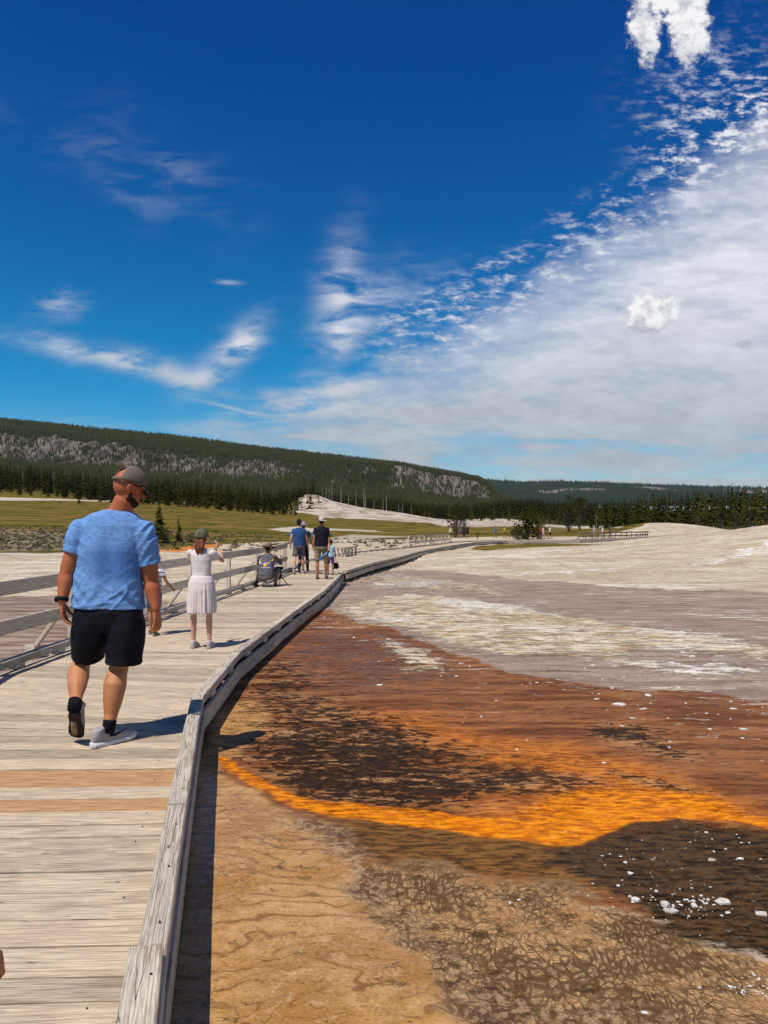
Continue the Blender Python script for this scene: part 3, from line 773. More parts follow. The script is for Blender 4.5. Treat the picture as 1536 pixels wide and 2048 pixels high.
# nail heads along the kerb
nm = M('nail_steel'); nm.col((.03, .028, .028)); nm.rough(.5); nm.b.inputs['Metallic'].default_value = .8
bm = bmesh.new()
def nail(p, r=.004): bmesh.ops.create_cone(bm, cap_ends=True, segments=8, radius1=r, radius2=r, depth=.004, matrix=Matrix.Translation(p))
for i in range(2, 7):
    a, c = RA[i], RA[i+1]; d = (c-a).normalized(); s_ = V((d.y, -d.x, 0)); n = max(2, int((c-a).length/.42))
    for k in range(n):
        t = (k+.4)/n
        if i == 2: nail(a.lerp(c, t)+s_*(.02+.04*(k % 2))+V((0, 0, .169)))
        else: nail(a.lerp(c, t)+s_*random.uniform(.02, .075)+V((0, 0, .1235)))
for i in range(120):
    t = 3.2+i*.18; L_, R_ = resample(LA, TA, t), resample(RA, TA, t)
    for q in (.06, .94, .5):
        if random.random() < .5: nail(L_.lerp(R_, q+random.uniform(-.01, .01))+V((0, 0, .0035)), .0032)
obj('nails', bm, nm.mat, walkA, False)['kind'] = 'stuff'
# beams and sills under the decks
def under(root, Lp, Rp, ts, step, bh):
    t = ts[0]+.3; s2 = Boards(); far = Lp[0].y > 20
    while t < ts[-1]:
        l, r = resample(Lp, ts, t), resample(Rp, ts, t)
        g = min(gz(l.x, l.y), gz(r.x, r.y)); zt = min(l.z, r.z)-.045
        l2 = V((l.x, l.y, zt-.07)); r2 = V((r.x, r.y, zt-.07))
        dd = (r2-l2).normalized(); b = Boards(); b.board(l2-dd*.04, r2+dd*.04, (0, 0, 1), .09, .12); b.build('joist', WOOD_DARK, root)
        for q in (.04, .5, .96):
            e = l2.lerp(r2, q); hh = (zt-.14)-(g-.12)
            if hh > .03:
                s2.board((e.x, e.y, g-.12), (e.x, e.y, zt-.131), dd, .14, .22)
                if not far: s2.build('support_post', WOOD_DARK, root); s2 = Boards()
        t += step
    if far: s2.build('support_post', WOOD_DARK, root)['kind'] = 'stuff'
under(walkA, LA, RA, TA, 1.6, 0); under(walkB, LB, RB, TB, 1.9, 0)

# --- railings
def railing(pts, label, post_sp=2.35, side=-1, off=.14, top=.91, low=.50, bh=.15, brace=True, zf=lambda p: p.z, group=None, grey=WOOD_RAIL):
    root = empty('wooden_railing', pts[0]); tag(root, label, 'railing', group)
    P_ = []
    acc = [0]
    for i in range(len(pts)-1): acc.append(acc[-1]+(pts[i+1]-pts[i]).length)
    n = max(1, round(acc[-1]/post_sp)); posts = []
    for k in range(n+1):
        t = acc[-1]*k/n; p = resample(pts, acc, min(t, acc[-1]-1e-6)); q = resample(pts, acc, min(t+.05, acc[-1])); q0 = resample(pts, acc, max(t-.05, 0))
        d = (q-q0).normalized(); o = V((d.y, -d.x, 0))*side; posts.append((p+o*off, d, o))
    for p, d, o in posts:
        pb = Boards(); g = gz(p.x, p.y); pb.board((p.x, p.y, g-.1), (p.x, p.y, p.z+top-.01), o, .09, .09); pb.build('post', grey, root)
        if brace:
            bb = Boards(); f = p+o*.52; bb.board((f.x, f.y, p.z-.10), p+o*.03+V((0, 0, top*.62)), d, .04, .09)
            bb.build('brace', grey, root)
            ob = Boards(); ob.board(p-o*.2+V((0, 0, -.11))+d*.07, p+o*.66+V((0, 0, -.11))+d*.07, (0, 0, 1), .045, .13); ob.build('outrigger', grey, root)
    for z in (top-bh/2, low-bh/2):
        for i in range(0, len(posts)-1):
            (p, d, o), (q, d2, o2) = posts[i], posts[i+1]; dd = (q-p).normalized()
            rb = Boards(); rb.board(p-o*.07+V((0, 0, z+random.uniform(-.006, .006)))+dd*.003, q-o2*.07+V((0, 0, z+random.uniform(-.006, .006)))-dd*.003, (0, 0, 1), .04, bh, seg=3, wob=.002)
            rb.build('rail', grey, root)
    return root
railing([V((-3.02, 2.3, 0)), V((-3.62, 4.95, 0)), V((-3.94, 6.6, 0)), V((-3.90, 8.4, 0)), V((-3.66, 12.2, 0)), V((-3.45, 15.7, 0)), V((-3.10, 20.2, 0)), V((-3.06, 24.2, 0))],
        'long two-board wooden railing with slanted braces along the left of the near boardwalk')
railing([V((2.0, 55.3, deck_z(55))), V((4.3, 64.8, deck_z(65))), V((6.6, 74, deck_z(74)))], 'short pale wooden railing beside the bend of the middle boardwalk', 2.2, side=-1, off=.2, brace=True)
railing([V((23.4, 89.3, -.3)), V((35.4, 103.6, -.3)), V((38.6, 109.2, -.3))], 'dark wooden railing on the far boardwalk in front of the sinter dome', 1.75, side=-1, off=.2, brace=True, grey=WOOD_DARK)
# bench on the wide landing
def bench():
    root = empty('bench', (-1.85, 37.6, deck_z(37))); tag(root, 'low wooden bench on the landing where the boardwalk turns right', 'bench')
    a, c = V((-2.12, 36.4, -.05)), V((-1.62, 39.6, -.07)); d = (c-a).normalized(); s_ = V((d.y, -d.x, 0))
    st = Boards()
    for k in (-1, 0, 1): st.board(a+s_*(k*.15)+V((0, 0, .44)), c+s_*(k*.15)+V((0, 0, .44)), (0, 0, 1), .14, .045)
    st.build('seat', WOOD_RAIL, root)
    for k in range(4):
        p = a.lerp(c, .06+k*.29)
        for q in (-.17, .17): lb = Boards(); lb.board(p+s_*q+V((0, 0, .0)), p+s_*q+V((0, 0, .417)), s_, .09, .09); lb.build('leg', WOOD_RAIL, root)
bench()

# ================================================================== HILLS
def fan(name, us, ds, rowf, mat, amp, seed, attrs=None, ybase=None):
    Um, Dm = np.meshgrid(us, ds); R = rowf(Um, Dm)
    X = (Um-U0)/F*Dm; Z = EYE-(R-VH)/F*Dm
    Z = Z+amp(Um, Dm, X)
    n0, n1 = Um.shape
    idx = np.arange(n0*n1).reshape(n0, n1)
    f = np.stack([idx[:-1, :-1].ravel(), idx[:-1, 1:].ravel(), idx[1:, 1:].ravel(), idx[1:, :-1].ravel()], 1)
    o = np_mesh(name, np.stack([X.ravel(), Dm.ravel(), Z.ravel()], 1), f, mat)
    tag(o, kind='structure')
    return o, X, Dm, Z, Um, R
def hill_mat(name, base, rock1, rock2):
    m = M(name); A = m.attr
    n = m.noise(m.coord('Position', (.004, .004, .004)), 5, 7, .6)
    vs = m.noise(m.warp(m.coord('Position', (.03, .012, .006)), 1, .6), 1.0, 8, .7)
    c = m.mix(n.ss(.4, .6), base, tuple(b*1.5 for b in base))
    rk = m.mix(vs.ss(.40, .60), rock1, rock2)
    rm = ((A('rock')-.5+(vs-.5)*1.3)*6+.5).clamp()
    m.col(m.mix(rm, c, rk)); m.rough(.95); m.spec(.05)
    m.bump(vs, .8, 6)
    return m.mat
def crest(u): return np.interp(u, [-900, 0, 110, 200, 300, 400, 500, 600, 700, 800, 860, 920, 960, 985, 1005, 1060, 1150, 1300],
                                  [800, 840, 850, 860, 868, 880, 894, 905, 917, 929, 939, 950, 960, 976, 996, 1012, 1022, 1030])
def cliff_top(u): return crest(u)+np.interp(u, [-900, 0, 200, 340, 500, 600, 740, 900, 990, 1100], [26, 26, 30, 34, 26, 24, 14, 9, 5, 2])+fbm(u*.03, u*0, 4, 3)*14
def hill_rows(U, D):
    C = crest(U); B = np.interp(U, [-900, 0, 300, 600, 900, 1300], [975, 975, 995, 1008, 1032, 1034]); K = np.minimum(cliff_top(U), B-8)
    Kb = K+(B-K)*np.interp(U, [0, 500, 760, 980], [.45, .38, .48, .50])
    t = (D-1250)/1750
    r = np.where(t < .45, B+(Kb-B)*np.clip(t/.45, 0, 1)**1.1,
        np.where(t < .56, Kb+(K-Kb)*np.clip((t-.45)/.11, 0, 1), K+(C-K)*np.clip((t-.56)/.44, 0, 1)**.8))
    back = np.clip((D-3000)/500, 0, 1)
    return r+back*(VH-C)*.35
def hill_amp(U, D, X):
    t = (D-1250)/1750; band = sstep(.30, .45, t)*(1-sstep(.56, .66, t))
    g = fbm(X*.012, D*.002, 5, 21)
    return (g*40+np.abs(fbm(X*.05, D*.006, 4, 29))*-30)*band+fbm(X*.004, D*.004, 4, 22)*22*sstep(0, .3, t)*(1-sstep(.8, 1.0, t))*(1-sstep(950, 1010, U)) + np.abs(fbm(X*.03, D*.004, 4, 23))*-26*band
us = np.linspace(-900, 1300, 760); ds = np.concatenate([np.linspace(1150, 3000, 170), [3100, 3300, 3500]])
H1, hX, hY, hZ, hU, hR = fan('hills', us, ds, hill_rows, hill_mat('wooded_hill', (.014, .019, .007), (.050, .044, .038), (.175, .142, .112)), hill_amp, 1)
ht = (hY-1250)/1750
vstr = fbm(hX*.02, hY*.003, 5, 33)
bandm = sstep(.33, .43, ht)*(1-sstep(.575, .62, ht))
strength = np.interp(hU, [-900, 0, 120, 330, 430, 520, 640, 730, 800, 980, 1000, 1020], [.72, .78, .74, .74, .56, .60, .54, .68, .78, .82, .5, 0])+vstr*.8
patch = fbm(hX*.006, hY*.002, 3, 35)
rock = np.clip(bandm*(strength+patch*1.4), 0, 1)
scree = sstep(.12, .30, ht)*(1-sstep(.36, .46, ht))*np.clip(.30+patch*1.2+vstr*1.6, 0, 1)*np.interp(hU, [-900, 60, 130, 1010], [1.0, 1.0, .75, .8])
scree = np.maximum(scree, (1-sstep(40, 70, hU))*sstep(.02, .1, ht)*(1-sstep(.30, .4, ht))*.8)
rock = np.maximum(rock, scree)
fattr(H1.data, 'rock', rock)

def crest2(u): return np.interp(u, [500, 900, 960, 1050, 1110, 1200, 1300, 1420, 1536, 1800, 2400], [985, 964, 958, 964, 962, 965, 969, 973, 976, 982, 984])
def rows2(U, D):
    t = np.clip((D-3200)/2600, 0, 1); back = np.clip((D-5800)/700, 0, 1)
    C = crest2(U); return 1012+(C-1012)*t**.75+back*30
def amp2(U, D, X):
    t = np.clip((D-3200)/2600, 0, 1); return fbm(X*.0022, D*.0022, 4, 52)*80*sstep(0, .3, t)*(1-sstep(.75, 1, t))
us2 = np.linspace(500, 2400, 420); ds2 = np.concatenate([np.linspace(3100, 5800, 90), [6000, 6500]])
H2, kX, kY, kZ, kU, kR = fan('far_ridge', us2, ds2, rows2, hill_mat('far_wooded_ridge', (.015, .025, .017), (.12, .10, .085), (.30, .25, .21)), amp2, 2)
p2 = fbm(kX*.004, kY*.002, 4, 71)
kt = (kY-3200)/2600
rock2 = np.clip(.30+p2*1.9, 0, .85)*np.exp(-((kR-982)/10)**2)
rock2 = np.maximum(rock2, .9*np.exp(-((kU-1110)/40)**2-((kR-984)/4)**2))
fattr(H2.data, 'rock', rock2)

# ================================================================== TREES
def leafmat(name, a, b, tr=.0):
    m = M(name); oi = m.n.new('ShaderNodeObjectInfo'); r = S(m.nt, oi.outputs['Random'])
    n = m.noise(m.coord('Object', (1, 1, 1)), 1.3, 4, .6); n2 = m.noise(m.coord('Position', (1, 1, 1)), .12, 3)
    c = m.mix((n*.7+r*.5-.1).ss(.25, .85), a, b); c = m.mix(n2.ss(.45, .65)*.5, c, (b[0]*1.3, b[1]*1.02, b[2]*.7))
    m.col(c); m.rough(.8); m.spec(.03)
    return m.mat
NEEDLE = leafmat('dark_needles', (.013, .016, .004), (.055, .052, .010))
NEEDLE_R = leafmat('olive_needles', (.020, .025, .005), (.090, .082, .014))
SHRUBLEAF = leafmat('shrub_leaves', (.016, .021, .004), (.066, .064, .012))
mb_ = M('bark'); mb_.col(mb_.mix(mb_.noise(mb_.coord('Object', (8, 8, 1)), 3, 5), (.07, .05, .04), (.17, .13, .10))); mb_.rough(.9); BARK = mb_.mat
ms_ = M('bleached_wood'); ms_.col(ms_.mix(ms_.noise(ms_.coord('Object', (8, 8, 1)), 3, 5), (.22, .19, .16), (.40, .36, .31))); ms_.rough(.9); SNAG = ms_.mat

def conifer_arrays(h, R, whorls, fr, rng, base=.10, leaf=1.0, subs=3):
    """crown of drooping needle sprays: (verts, quads)"""
    vs = []; fs = []
    for w in range(whorls):
        t = w/(whorls-1); z = h*(base+(1-base)*t**.92)
        r = R*((1-t)**.75*(.82+.18*math.sin(w*2.3+rng.random()*3)))+.05*R
        k = max(3, int(fr*(.5+.5*(1-t))))
        for j in range(k):
            a = rng.random()*6.283; rr = r*rng.uniform(.55, 1.12); dr = rr*rng.uniform(.10, .45)
            ca, sa = math.cos(a), math.sin(a); zz = z+rng.uniform(-.5, .5)*h/whorls
            for q in range(subs):      # each branch is a row of small sprays
                f0 = q/subs*.9; f1 = min(1.0, f0+1.15/subs)
                wd = (R*.15+rr*.17)*leaf*rng.uniform(.7, 1.25)*(1-.35*f0)
                tw = rng.uniform(-.5, .5)*wd
                n = len(vs)
                p0 = (ca*rr*f0, sa*rr*f0, zz-dr*f0**1.5+.04*h/whorls); p1 = (ca*rr*f1, sa*rr*f1, zz-dr*f1**1.3-wd*.2)
                mx, my, mz = [(p0[i]*.45+p1[i]*.55) for i in range(3)]
                vs += [p0, (mx-sa*wd, my+ca*wd, mz+tw-wd*.35), p1, (mx+sa*wd, my-ca*wd, mz-tw-wd*.35)]
                fs.append((n, n+1, n+2, n+3))
    n = len(vs); vs += [(0, 0, h*.9), (R*.06, 0, h*.93), (0, 0, h*1.03), (-R*.06, 0, h*.93)]; fs.append((n, n+1, n+2, n+3))
    return np.array(vs), np.array(fs)
def trunk_bm(h, r, lean=0, n=6):
    bm = bmesh.new(); prev = None
    for i, t in enumerate((0, .3, .65, 1.0)):
        ring = [bm.verts.new((math.cos(k/n*6.283)*r*(1-t*.85)+lean*t*t, math.sin(k/n*6.283)*r*(1-t*.85), h*t-.3*(i == 0))) for k in range(n)]
        if prev:
            for k in range(n): bm.faces.new((prev[k], prev[(k+1) % n], ring[(k+1) % n], ring[k]))
        prev = ring
    bm.faces.new(prev)
    return bm
protos = []
LAB = {}
def conifer(h, R, wh, fr, rng, mat=NEEDLE, base=.10, leaf=1.0, subs=3, name='pine_tree'):
    root = empty(name, (0, 0, 0)); vs, fs = conifer_arrays(h, R, wh, fr, rng, base, leaf, subs)
    np_mesh('crown', vs, fs, mat, root, smooth=False)
    obj('trunk', trunk_bm(h*.96, h*.014), BARK, root)
    return root
rg = random.Random(5)
for k in range(6):
    protos.append(conifer(15*rg.uniform(.9, 1.1), rg.uniform(2.0, 2.9), rg.choice([16, 18, 20]), rg.choice([8, 9, 10]), rg, NEEDLE if k < 3 else NEEDLE_R, base=rg.uniform(.04, .14)))
used = set()
def place_pine(k, x, y, sc, label, group):
    z = gz(x, y)-.1
    p = protos[k]
    s3 = (sc*rg.uniform(.85, 1.15), sc*rg.uniform(.85, 1.15), sc)
    if k in used: o = copy_tree(p, None, (x, y, z), rg.random()*6.28, s3)
    else: o = p; used.add(k); o.location = (x, y, z); o.scale = s3
    tag(o, label, 'tree', group)
    return o
placed = []
def ux(u, d): return (u-U0)/F*d
# left wood
cnt = 0
for row, (d0, sp) in enumerate(((372, 5.4), (384, 5.8), (398, 7.0))):
    u = -40+row*6
    while u < 596:
        d = d0+rg.uniform(-4, 4)+ (18 if 170 < u < 420 else 0)*0 - (15 if u > 430 else 0)
        if not (row == 0 and 60 < u < 330 and rg.random() < .6):
            place_pine(rg.randrange(0, 3), ux(u, d), d, rg.uniform(.62, .98)*(.95 if u < 450 else .88), 'dark pine in the dense wood at the back of the meadow on the left', 'pines of the wood behind the meadow'); cnt += 1
            placed.append((ux(u, d), d))
        u += sp/d*F*rg.uniform(.75, 1.3)
# right wood
for row, (d0, sp) in enumerate(((255, 3.8), (264, 4.2), (275, 4.8))):
    u = 1205+row*5+(0 if row == 0 else -20)
    while u < 1610:
        d = d0+rg.uniform(-4, 4)+np.interp(u, [1200, 1300, 1536], [40, 25, 0])
        place_pine(rg.randrange(3, 6), ux(u, d), d, rg.uniform(.70, 1.0)*float(np.interp(u, [1190, 1250, 1350, 1536], [.80, .84, .90, 1.0])), 'olive green pine in the wood behind the sinter dome on the right', 'pines of the wood on the right'); cnt += 1
        u += sp/d*F*rg.uniform(.75, 1.3)
# trees of the middle, beyond the terrace
for row, (d0, sp) in enumerate(((575, 9), (600, 10))):
    u = 610
    while u < 1210:
        d = d0+rg.uniform(-14, 14)-np.interp(u, [600, 950, 1100, 1210], [0, 0, 130, 180]); 
        place_pine(rg.randrange(0, 6), ux(u, d), d, rg.uniform(.55, .9), 'small dark pine in the distant wood between the terrace and the far ridge', 'pines beyond the white terrace'); cnt += 1
        u += sp/d*F*rg.uniform(.7, 1.4)
print('individual pines', cnt)
# lone young trees on the meadow
lone = [(158, 1003, 300, 5.2, 'lone small pine on the meadow beside the pale track'), (40, 975, 345, 8, 'young pine standing clear of the wood at the far left'),
        (96, 978, 345, 7, 'young pine at the wood edge, left of the man in blue'), (62, 983, 338, 6, 'short young pine in front of the left wood edge'),
        (1296//1, 0, 0, 0, '')][:4]
for i, (u, rw, d, h, lab) in enumerate(lone):
    o = copy_tree(protos[i % 3], None, (ux(u, d), d, gz(ux(u, d), d)-.1), rg.random()*6, (h/15*1.1,)*2+(h/15,)); tag(o, lab, 'tree')
    for key in ('group',):
        if key in o: del o[key]

def stuff_forest(name, pts, label_kind, mat, wh=5, fr=5, hs=(10, 15)):
    """far-off wood that reads as one mass"""
    V_ = []; F_ = []; n = 0; variants = []
    for k in range(5):
        variants.append(conifer_arrays(1, .17, wh, fr, rg, .05, 1.6, 1))
    for (x, y, z, h) in pts:
        vs, fs = variants[rg.randrange(5)]; a = rg.random()*6.28; c, s_ = math.cos(a), math.sin(a)
        q = np.stack([(vs[:, 0]*c-vs[:, 1]*s_)*h+x, (vs[:, 0]*s_+vs[:, 1]*c)*h+y, vs[:, 2]*h+z-.2], 1)
        V_.append(q); F_.append(fs+n); n += len(vs)
    o = np_mesh(name, np.concatenate(V_), np.concatenate(F_), mat, smooth=False); tag(o, kind='stuff'); return o
pts = []
for _ in range(1500):   # deeper left wood
    u = rg.uniform(-350, 640); d = rg.uniform(398, 640)
    x = ux(u, d); pts.append((x, d, gz(x, d), rg.uniform(9, 15)*(1 if u < 500 else .85)))
for _ in range(900):
    u = rg.uniform(1180, 1900); d = rg.uniform(285, 430)+np.interp(u, [1200, 1300], [30, 0])
    x = ux(u, d); pts.append((x, d, gz(x, d), rg.uniform(10.5, 16)*float(np.interp(u, [1190, 1300, 1536], [.75, .9, 1.05]))))
for _ in range(3600):
    u = rg.uniform(560, 1300); d = rg.uniform(600, 1220)
    if 1080 < u < 1150 and 830 < d < 960: continue
    x = ux(u, d); pts.append((x, d, gz(x, d), rg.uniform(9, 15)))
stuff_forest('far_wood', pts, '', NEEDLE, 8, 6)
def hill_trees(name, X, Y, Z, rockm, n, hs, mat, thresh, urange=None):
    r0, c0 = X.shape
    ii = RNG.uniform(0, r0-4.001, n); jj = RNG.uniform(0, c0-1.001, n)
    i = ii.astype(int); j = jj.astype(int); a = ii-i; b = jj-j
    def bl(A): return (A[i, j]*(1-a)+A[i+1, j]*a)*(1-b)+(A[i, j+1]*(1-a)+A[i+1, j+1]*a)*b
    x, y, z, r = bl(X), bl(Y), bl(Z), bl(rockm)
    keep = RNG.uniform(0, 1, n) > np.minimum((r-thresh)*3, .66)
    x, y, z = x[keep], y[keep], z[keep]; n = len(x)
    h = RNG.uniform(hs[0], hs[1], n); w = h*RNG.uniform(.14, .22, n); an = RNG.uniform(0, 6.28, n)
    # two stacked jagged four-sided spires per tree
    vs = np.zeros((n, 10, 3)); 
    for k in range(4):
        th = an+k*math.pi/2
        vs[:, k] = np.stack([x+np.cos(th)*w, y+np.sin(th)*w, z+h*.10], 1)
        th = th+.7
        vs[:, 5+k] = np.stack([x+np.cos(th)*w*.62, y+np.sin(th)*w*.62, z+h*.42], 1)
    vs[:, 4] = np.stack([x, y, z+h*.75], 1); vs[:, 9] = np.stack([x, y, z+h], 1)
    t = np.array([(0, 1, 4), (1, 2, 4), (2, 3, 4), (3, 0, 4), (5, 6, 9), (6, 7, 9), (7, 8, 9), (8, 5, 9)])
    f = (np.arange(n)[:, None, None]*10+t[None]).reshape(-1, 3)
    o = np_mesh(name, vs.reshape(-1, 3), f, mat, smooth=False, k=3); tag(o, kind='stuff'); print(name, n)
HILLN = leafmat('hill_needles', (.015, .022, .008), (.046, .050, .018))
FARN = leafmat('ridge_needles', (.013, .024, .017), (.028, .042, .026))
hill_trees('hill_forest', hX, hY, hZ, rock, 95000, (10, 17), HILLN, .50)
hill_trees('ridge_forest', kX, kY, kZ, rock2, 30000, (14, 24), FARN, .35)

# bleached dead trunks standing on the terrace
def snag(u, d, h, lab):
    x = ux(u, d); root = empty('dead_tree', (x, d, gz(x, d)-.1)); tag(root, lab, 'dead tree', 'bleached dead trunks above the terrace')
    bm = trunk_bm(h, h*.019, rg.uniform(-.4, .4))
    for q in range(4):
        z = h*rg.uniform(.35, .9); a = rg.random()*6.28; L = h*.12
        bmesh.ops.create_cone(bm, segments=4, radius1=.07, radius2=.01, depth=L, matrix=Matrix.Translation((math.cos(a)*L*.45, math.sin(a)*L*.45, z))@Matrix.Rotation(a, 4, 'Z')@Matrix.Rotation(1.1, 4, 'Y'))
    o = obj('trunk', bm, SNAG, root); o.location = root.location; o.matrix_parent_inverse = root.matrix_world.inverted() if False else o.matrix_parent_inverse
for u, h in ((645, 10), (652, 13), (658, 11), (664, 15), (682, 17), (697, 10), (712, 14), (728, 18), (731, 13), (748, 9), (766, 11), (773, 14), (797, 9), (805, 10), (823, 8)):
    snag(u, 470+rg.uniform(-12, 25), h*.72, 'bare bleached trunk standing among the pines above the white terrace')
for u, h, d in ((1193, 4.2, 170),):
    snag(u, d, h, 'short bare trunk left of the sinter dome by the far railing')

# shrubs and small open-branched trees of the middle ground
def shrub(u, row_base, d, h, w, lab, name='shrub', mat=SHRUBLEAF, n=520, open_=.5, zoff=0):
    x = ux(u, d); root = empty(name, (x, d, gz(x, d)-.05)); tag(root, lab, name.replace('_', ' '))
    vs = []; fs = []
    bm = bmesh.new()
    nl = 9; clumps = []
    for i in range(nl*3):
        t = rg.random()**.7; a = rg.random()*6.28; rr = w*.5*rg.uniform(.1, 1)*(1.1-.75*t); clumps.append((math.cos(a)*rr, math.sin(a)*rr, h*(.08+.9*t), w*.13*rg.uniform(.6, 1.4)))
    for (cx, cy, cz, cr) in clumps:
        for j in range(n//len(clumps)):
            px, py, pz = [rg.gauss(0, 1)*cr*.7 for _ in range(3)]
            q = Vector((cx+px, cy+py, max(.02, cz+pz*.8))); s_ = w*.028*rg.uniform(.6, 1.5)
            R_ = Matrix.Rotation(rg.random()*6.28, 3, 'Z')@Matrix.Rotation(rg.random()*3.14, 3, 'X')
            k = len(vs)
            for c in ((-1, 0), (0, -.55), (1.2, 0), (0, .55)): vs.append(q+R_@Vector((c[0]*s_, c[1]*s_, 0)))
            fs.append((k, k+1, k+2, k+3))
        # limb
        bmesh.ops.create_cone(bm, segments=5, radius1=w*.014, radius2=w*.004, depth=Vector((cx, cy, cz)).length,
            matrix=Matrix.Translation(Vector((cx, cy, cz))*.5)@Vector((cx, cy, cz)).to_track_quat('Z', 'Y').to_matrix().to_4x4())
    vs = [v+Vector(root.location) for v in vs]
    np_mesh('foliage', vs, fs, mat, root, smooth=False)
    for v in bm.verts: v.co += Vector(root.location)
    obj('limbs', bm, BARK, root)
    return root
def young_pine(u, d, h, R, lab, mat=NEEDLE_R, wh=13, fr=9, leaf=.55, subs=5):
    x = ux(u, d); root = conifer(h, R, wh, fr, rg, mat, .03, leaf, subs, 'young_pine'); root.location = (x, d, gz(x, d)-.05)
    tag(root, lab, 'tree')
    return root
young_pine(318, 74, 3.7, 1.35, 'bushy young pine on the meadow edge just right of the man in blue', NEEDLE_R, 16, 15, .95, 4)
young_pine(357, 76, 2.6, .75, 'slim young pine on the meadow edge, the second right of the man in blue', NEEDLE_R, 14, 12, .9, 4)
shrub(332, 0, 73, 1.5, 2.2, 'dark round bush at the foot of the bushy young pine')
shrub(383, 0, 77, .9, 1.5, 'low bush at the meadow edge above the girl in the dress')
shrub(912, 0, 118, 5.2, 4.2, 'open-crowned small tree behind the three walkers at the boardwalk bend', 'small_tree', n=900)
shrub(928, 0, 122, 4.0, 3.4, 'greyer small tree just behind the walker in grey', 'small_tree', n=600)
shrub(1055, 0, 104, 3.2, 5.4, 'dark wide bush behind the walker in yellow', n=1300)
shrub(1078, 0, 108, 2.6, 3.6, 'right half of the dark bushes beside the walker in red', n=800)
shrub(1036, 0, 102, 1.8, 2.6, 'low bush at the left foot of the dark wide bush', n=500)
shrub(1138, 0, 190, 9, 6, 'dense dark tree right of the walkers in white, by the grass', 'small_tree', NEEDLE, n=1500)
shrub(1160, 0, 215, 9.5, 6.5, 'second dense dark tree left of the right wood', 'small_tree', NEEDLE, n=1500)
shrub(955, 0, 106, 1.2, 1.1, 'thin low bush right of the dark-dressed walker', n=250)
for i, (u, d, h, w) in enumerate([(1440, 205, 6.5, 6), (1500, 215, 7, 7), (1470, 200, 5, 5), (1535, 208, 7, 6), (1395, 212, 5.5, 5)]):
    shrub(u, 0, d, h, w, ['round olive tree at the edge of the right wood, second from the right', 'broad olive tree at the wood edge above the far ridge walkers', 'low olive tree between two rounder ones at the right wood edge',
        'olive tree at the right frame edge before the wood', 'small olive tree at the wood edge above the walker in bright blue'][i], 'small_tree', NEEDLE_R, n=900)
# sage scrub and grass tufts on the near meadow: nobody could count them
vs = []; fs = []
for _ in range(1500):
    if rg.random() < .18: u = rg.uniform(-60, 150); d = rg.uniform(62, 110)
    else: u = rg.uniform(-60, 900); d = rg.uniform(58, 120) if u < 560 else rg.uniform(60, 105)
    x = ux(u, d)
    if u > 560 and rg.random() < .5: continue
    if (u > 560 and u < 700 and d < 75): continue
    z = gz(x, d)
    for q in range(4):
        a = rg.random()*6.28; s_ = rg.uniform(.05, .16); k = len(vs); hx, hy = math.cos(a)*s_, math.sin(a)*s_
        ox, oy = rg.uniform(-.2, .2), rg.uniform(-.2, .2)
        vs += [(x+ox-hx, d+oy-hy, z-.02), (x+ox+hx, d+oy+hy, z-.02), (x+ox+hx*1.3, d+oy+hy, z+s_*rg.uniform(.7, 1.3)), (x+ox-hx*1.1, d+oy-hy, z+s_*rg.uniform(.7, 1.3))]; fs.append((k, k+1, k+2, k+3))
mt = M('dry_scrub'); nn = mt.noise(mt.coord('Position'), .9, 5, .7); mt.col(mt.mix(nn.ss(.4, .6), (.085, .075, .030), (.24, .19, .11))); mt.rough(.9)
tag(np_mesh('scrub', vs, fs, mt.mat, smooth=False), kind='stuff')

# ================================================================== PEOPLE
def loft(bm, rings, n=18, p=2.0, cap=True):
    prev = None; first = None
    for (c, ax, ay) in rings:
        c = Vector(c); ring = []
        for k in range(n):
            a = 2*math.pi*k/n; ca, sa = math.cos(a), math.sin(a)
            x = math.copysign(abs(ca)**(2/p), ca); y = math.copysign(abs(sa)**(2/p), sa)
            ring.append(bm.verts.new(c+ax*x+ay*y))
        if prev:
            for k in range(n): bm.faces.new((prev[k], prev[(k+1) % n], ring[(k+1) % n], ring[k]))
        else: first = ring
        prev = ring
    if cap: bm.faces.new(first[::-1]); bm.faces.new(prev)
def tube(bm, pts, rad, ref=Vector((0, 1, 0)), flat=1.0, n=16, dome=True, p=2.0):
    """rad: radius or (across, along ref) per point"""
    pts = [Vector(q) for q in pts]; rings = []
    for i, q in enumerate(pts):
        d = (pts[min(i+1, len(pts)-1)]-pts[max(i-1, 0)]).normalized()
        ay = (ref-d*ref.dot(d)); ay = ay.normalized() if ay.length > 1e-3 else d.orthogonal().normalized(); ax = d.cross(ay)
        r = rad[i]; rx, ry = (r, r*flat) if not isinstance(r, tuple) else r
        if dome and i == 0: rings += [(q-d*max(rx, ry)*.85, ax*rx*.35, ay*ry*.35), (q-d*max(rx, ry)*.5, ax*rx*.8, ay*ry*.8)]
        rings.append((q, ax*rx, ay*ry))
        if dome and i == len(pts)-1: rings += [(q+d*max(rx, ry)*.5, ax*rx*.8, ay*ry*.8), (q+d*max(rx, ry)*.85, ax*rx*.35, ay*ry*.35)]
    loft(bm, rings, n, p)
def ball(bm, c, r, axes=None, seg=20):
    c = Vector(c); ax = axes or (V((1, 0, 0)), V((0, 1, 0)), V((0, 0, 1)))
    m = Matrix((ax[0]*r[0], ax[1]*r[1], ax[2]*r[2])).transposed().to_4x4(); m.translation = c
    bmesh.ops.create_uvsphere(bm, u_segments=seg, v_segments=seg*2//3, radius=1, matrix=m)
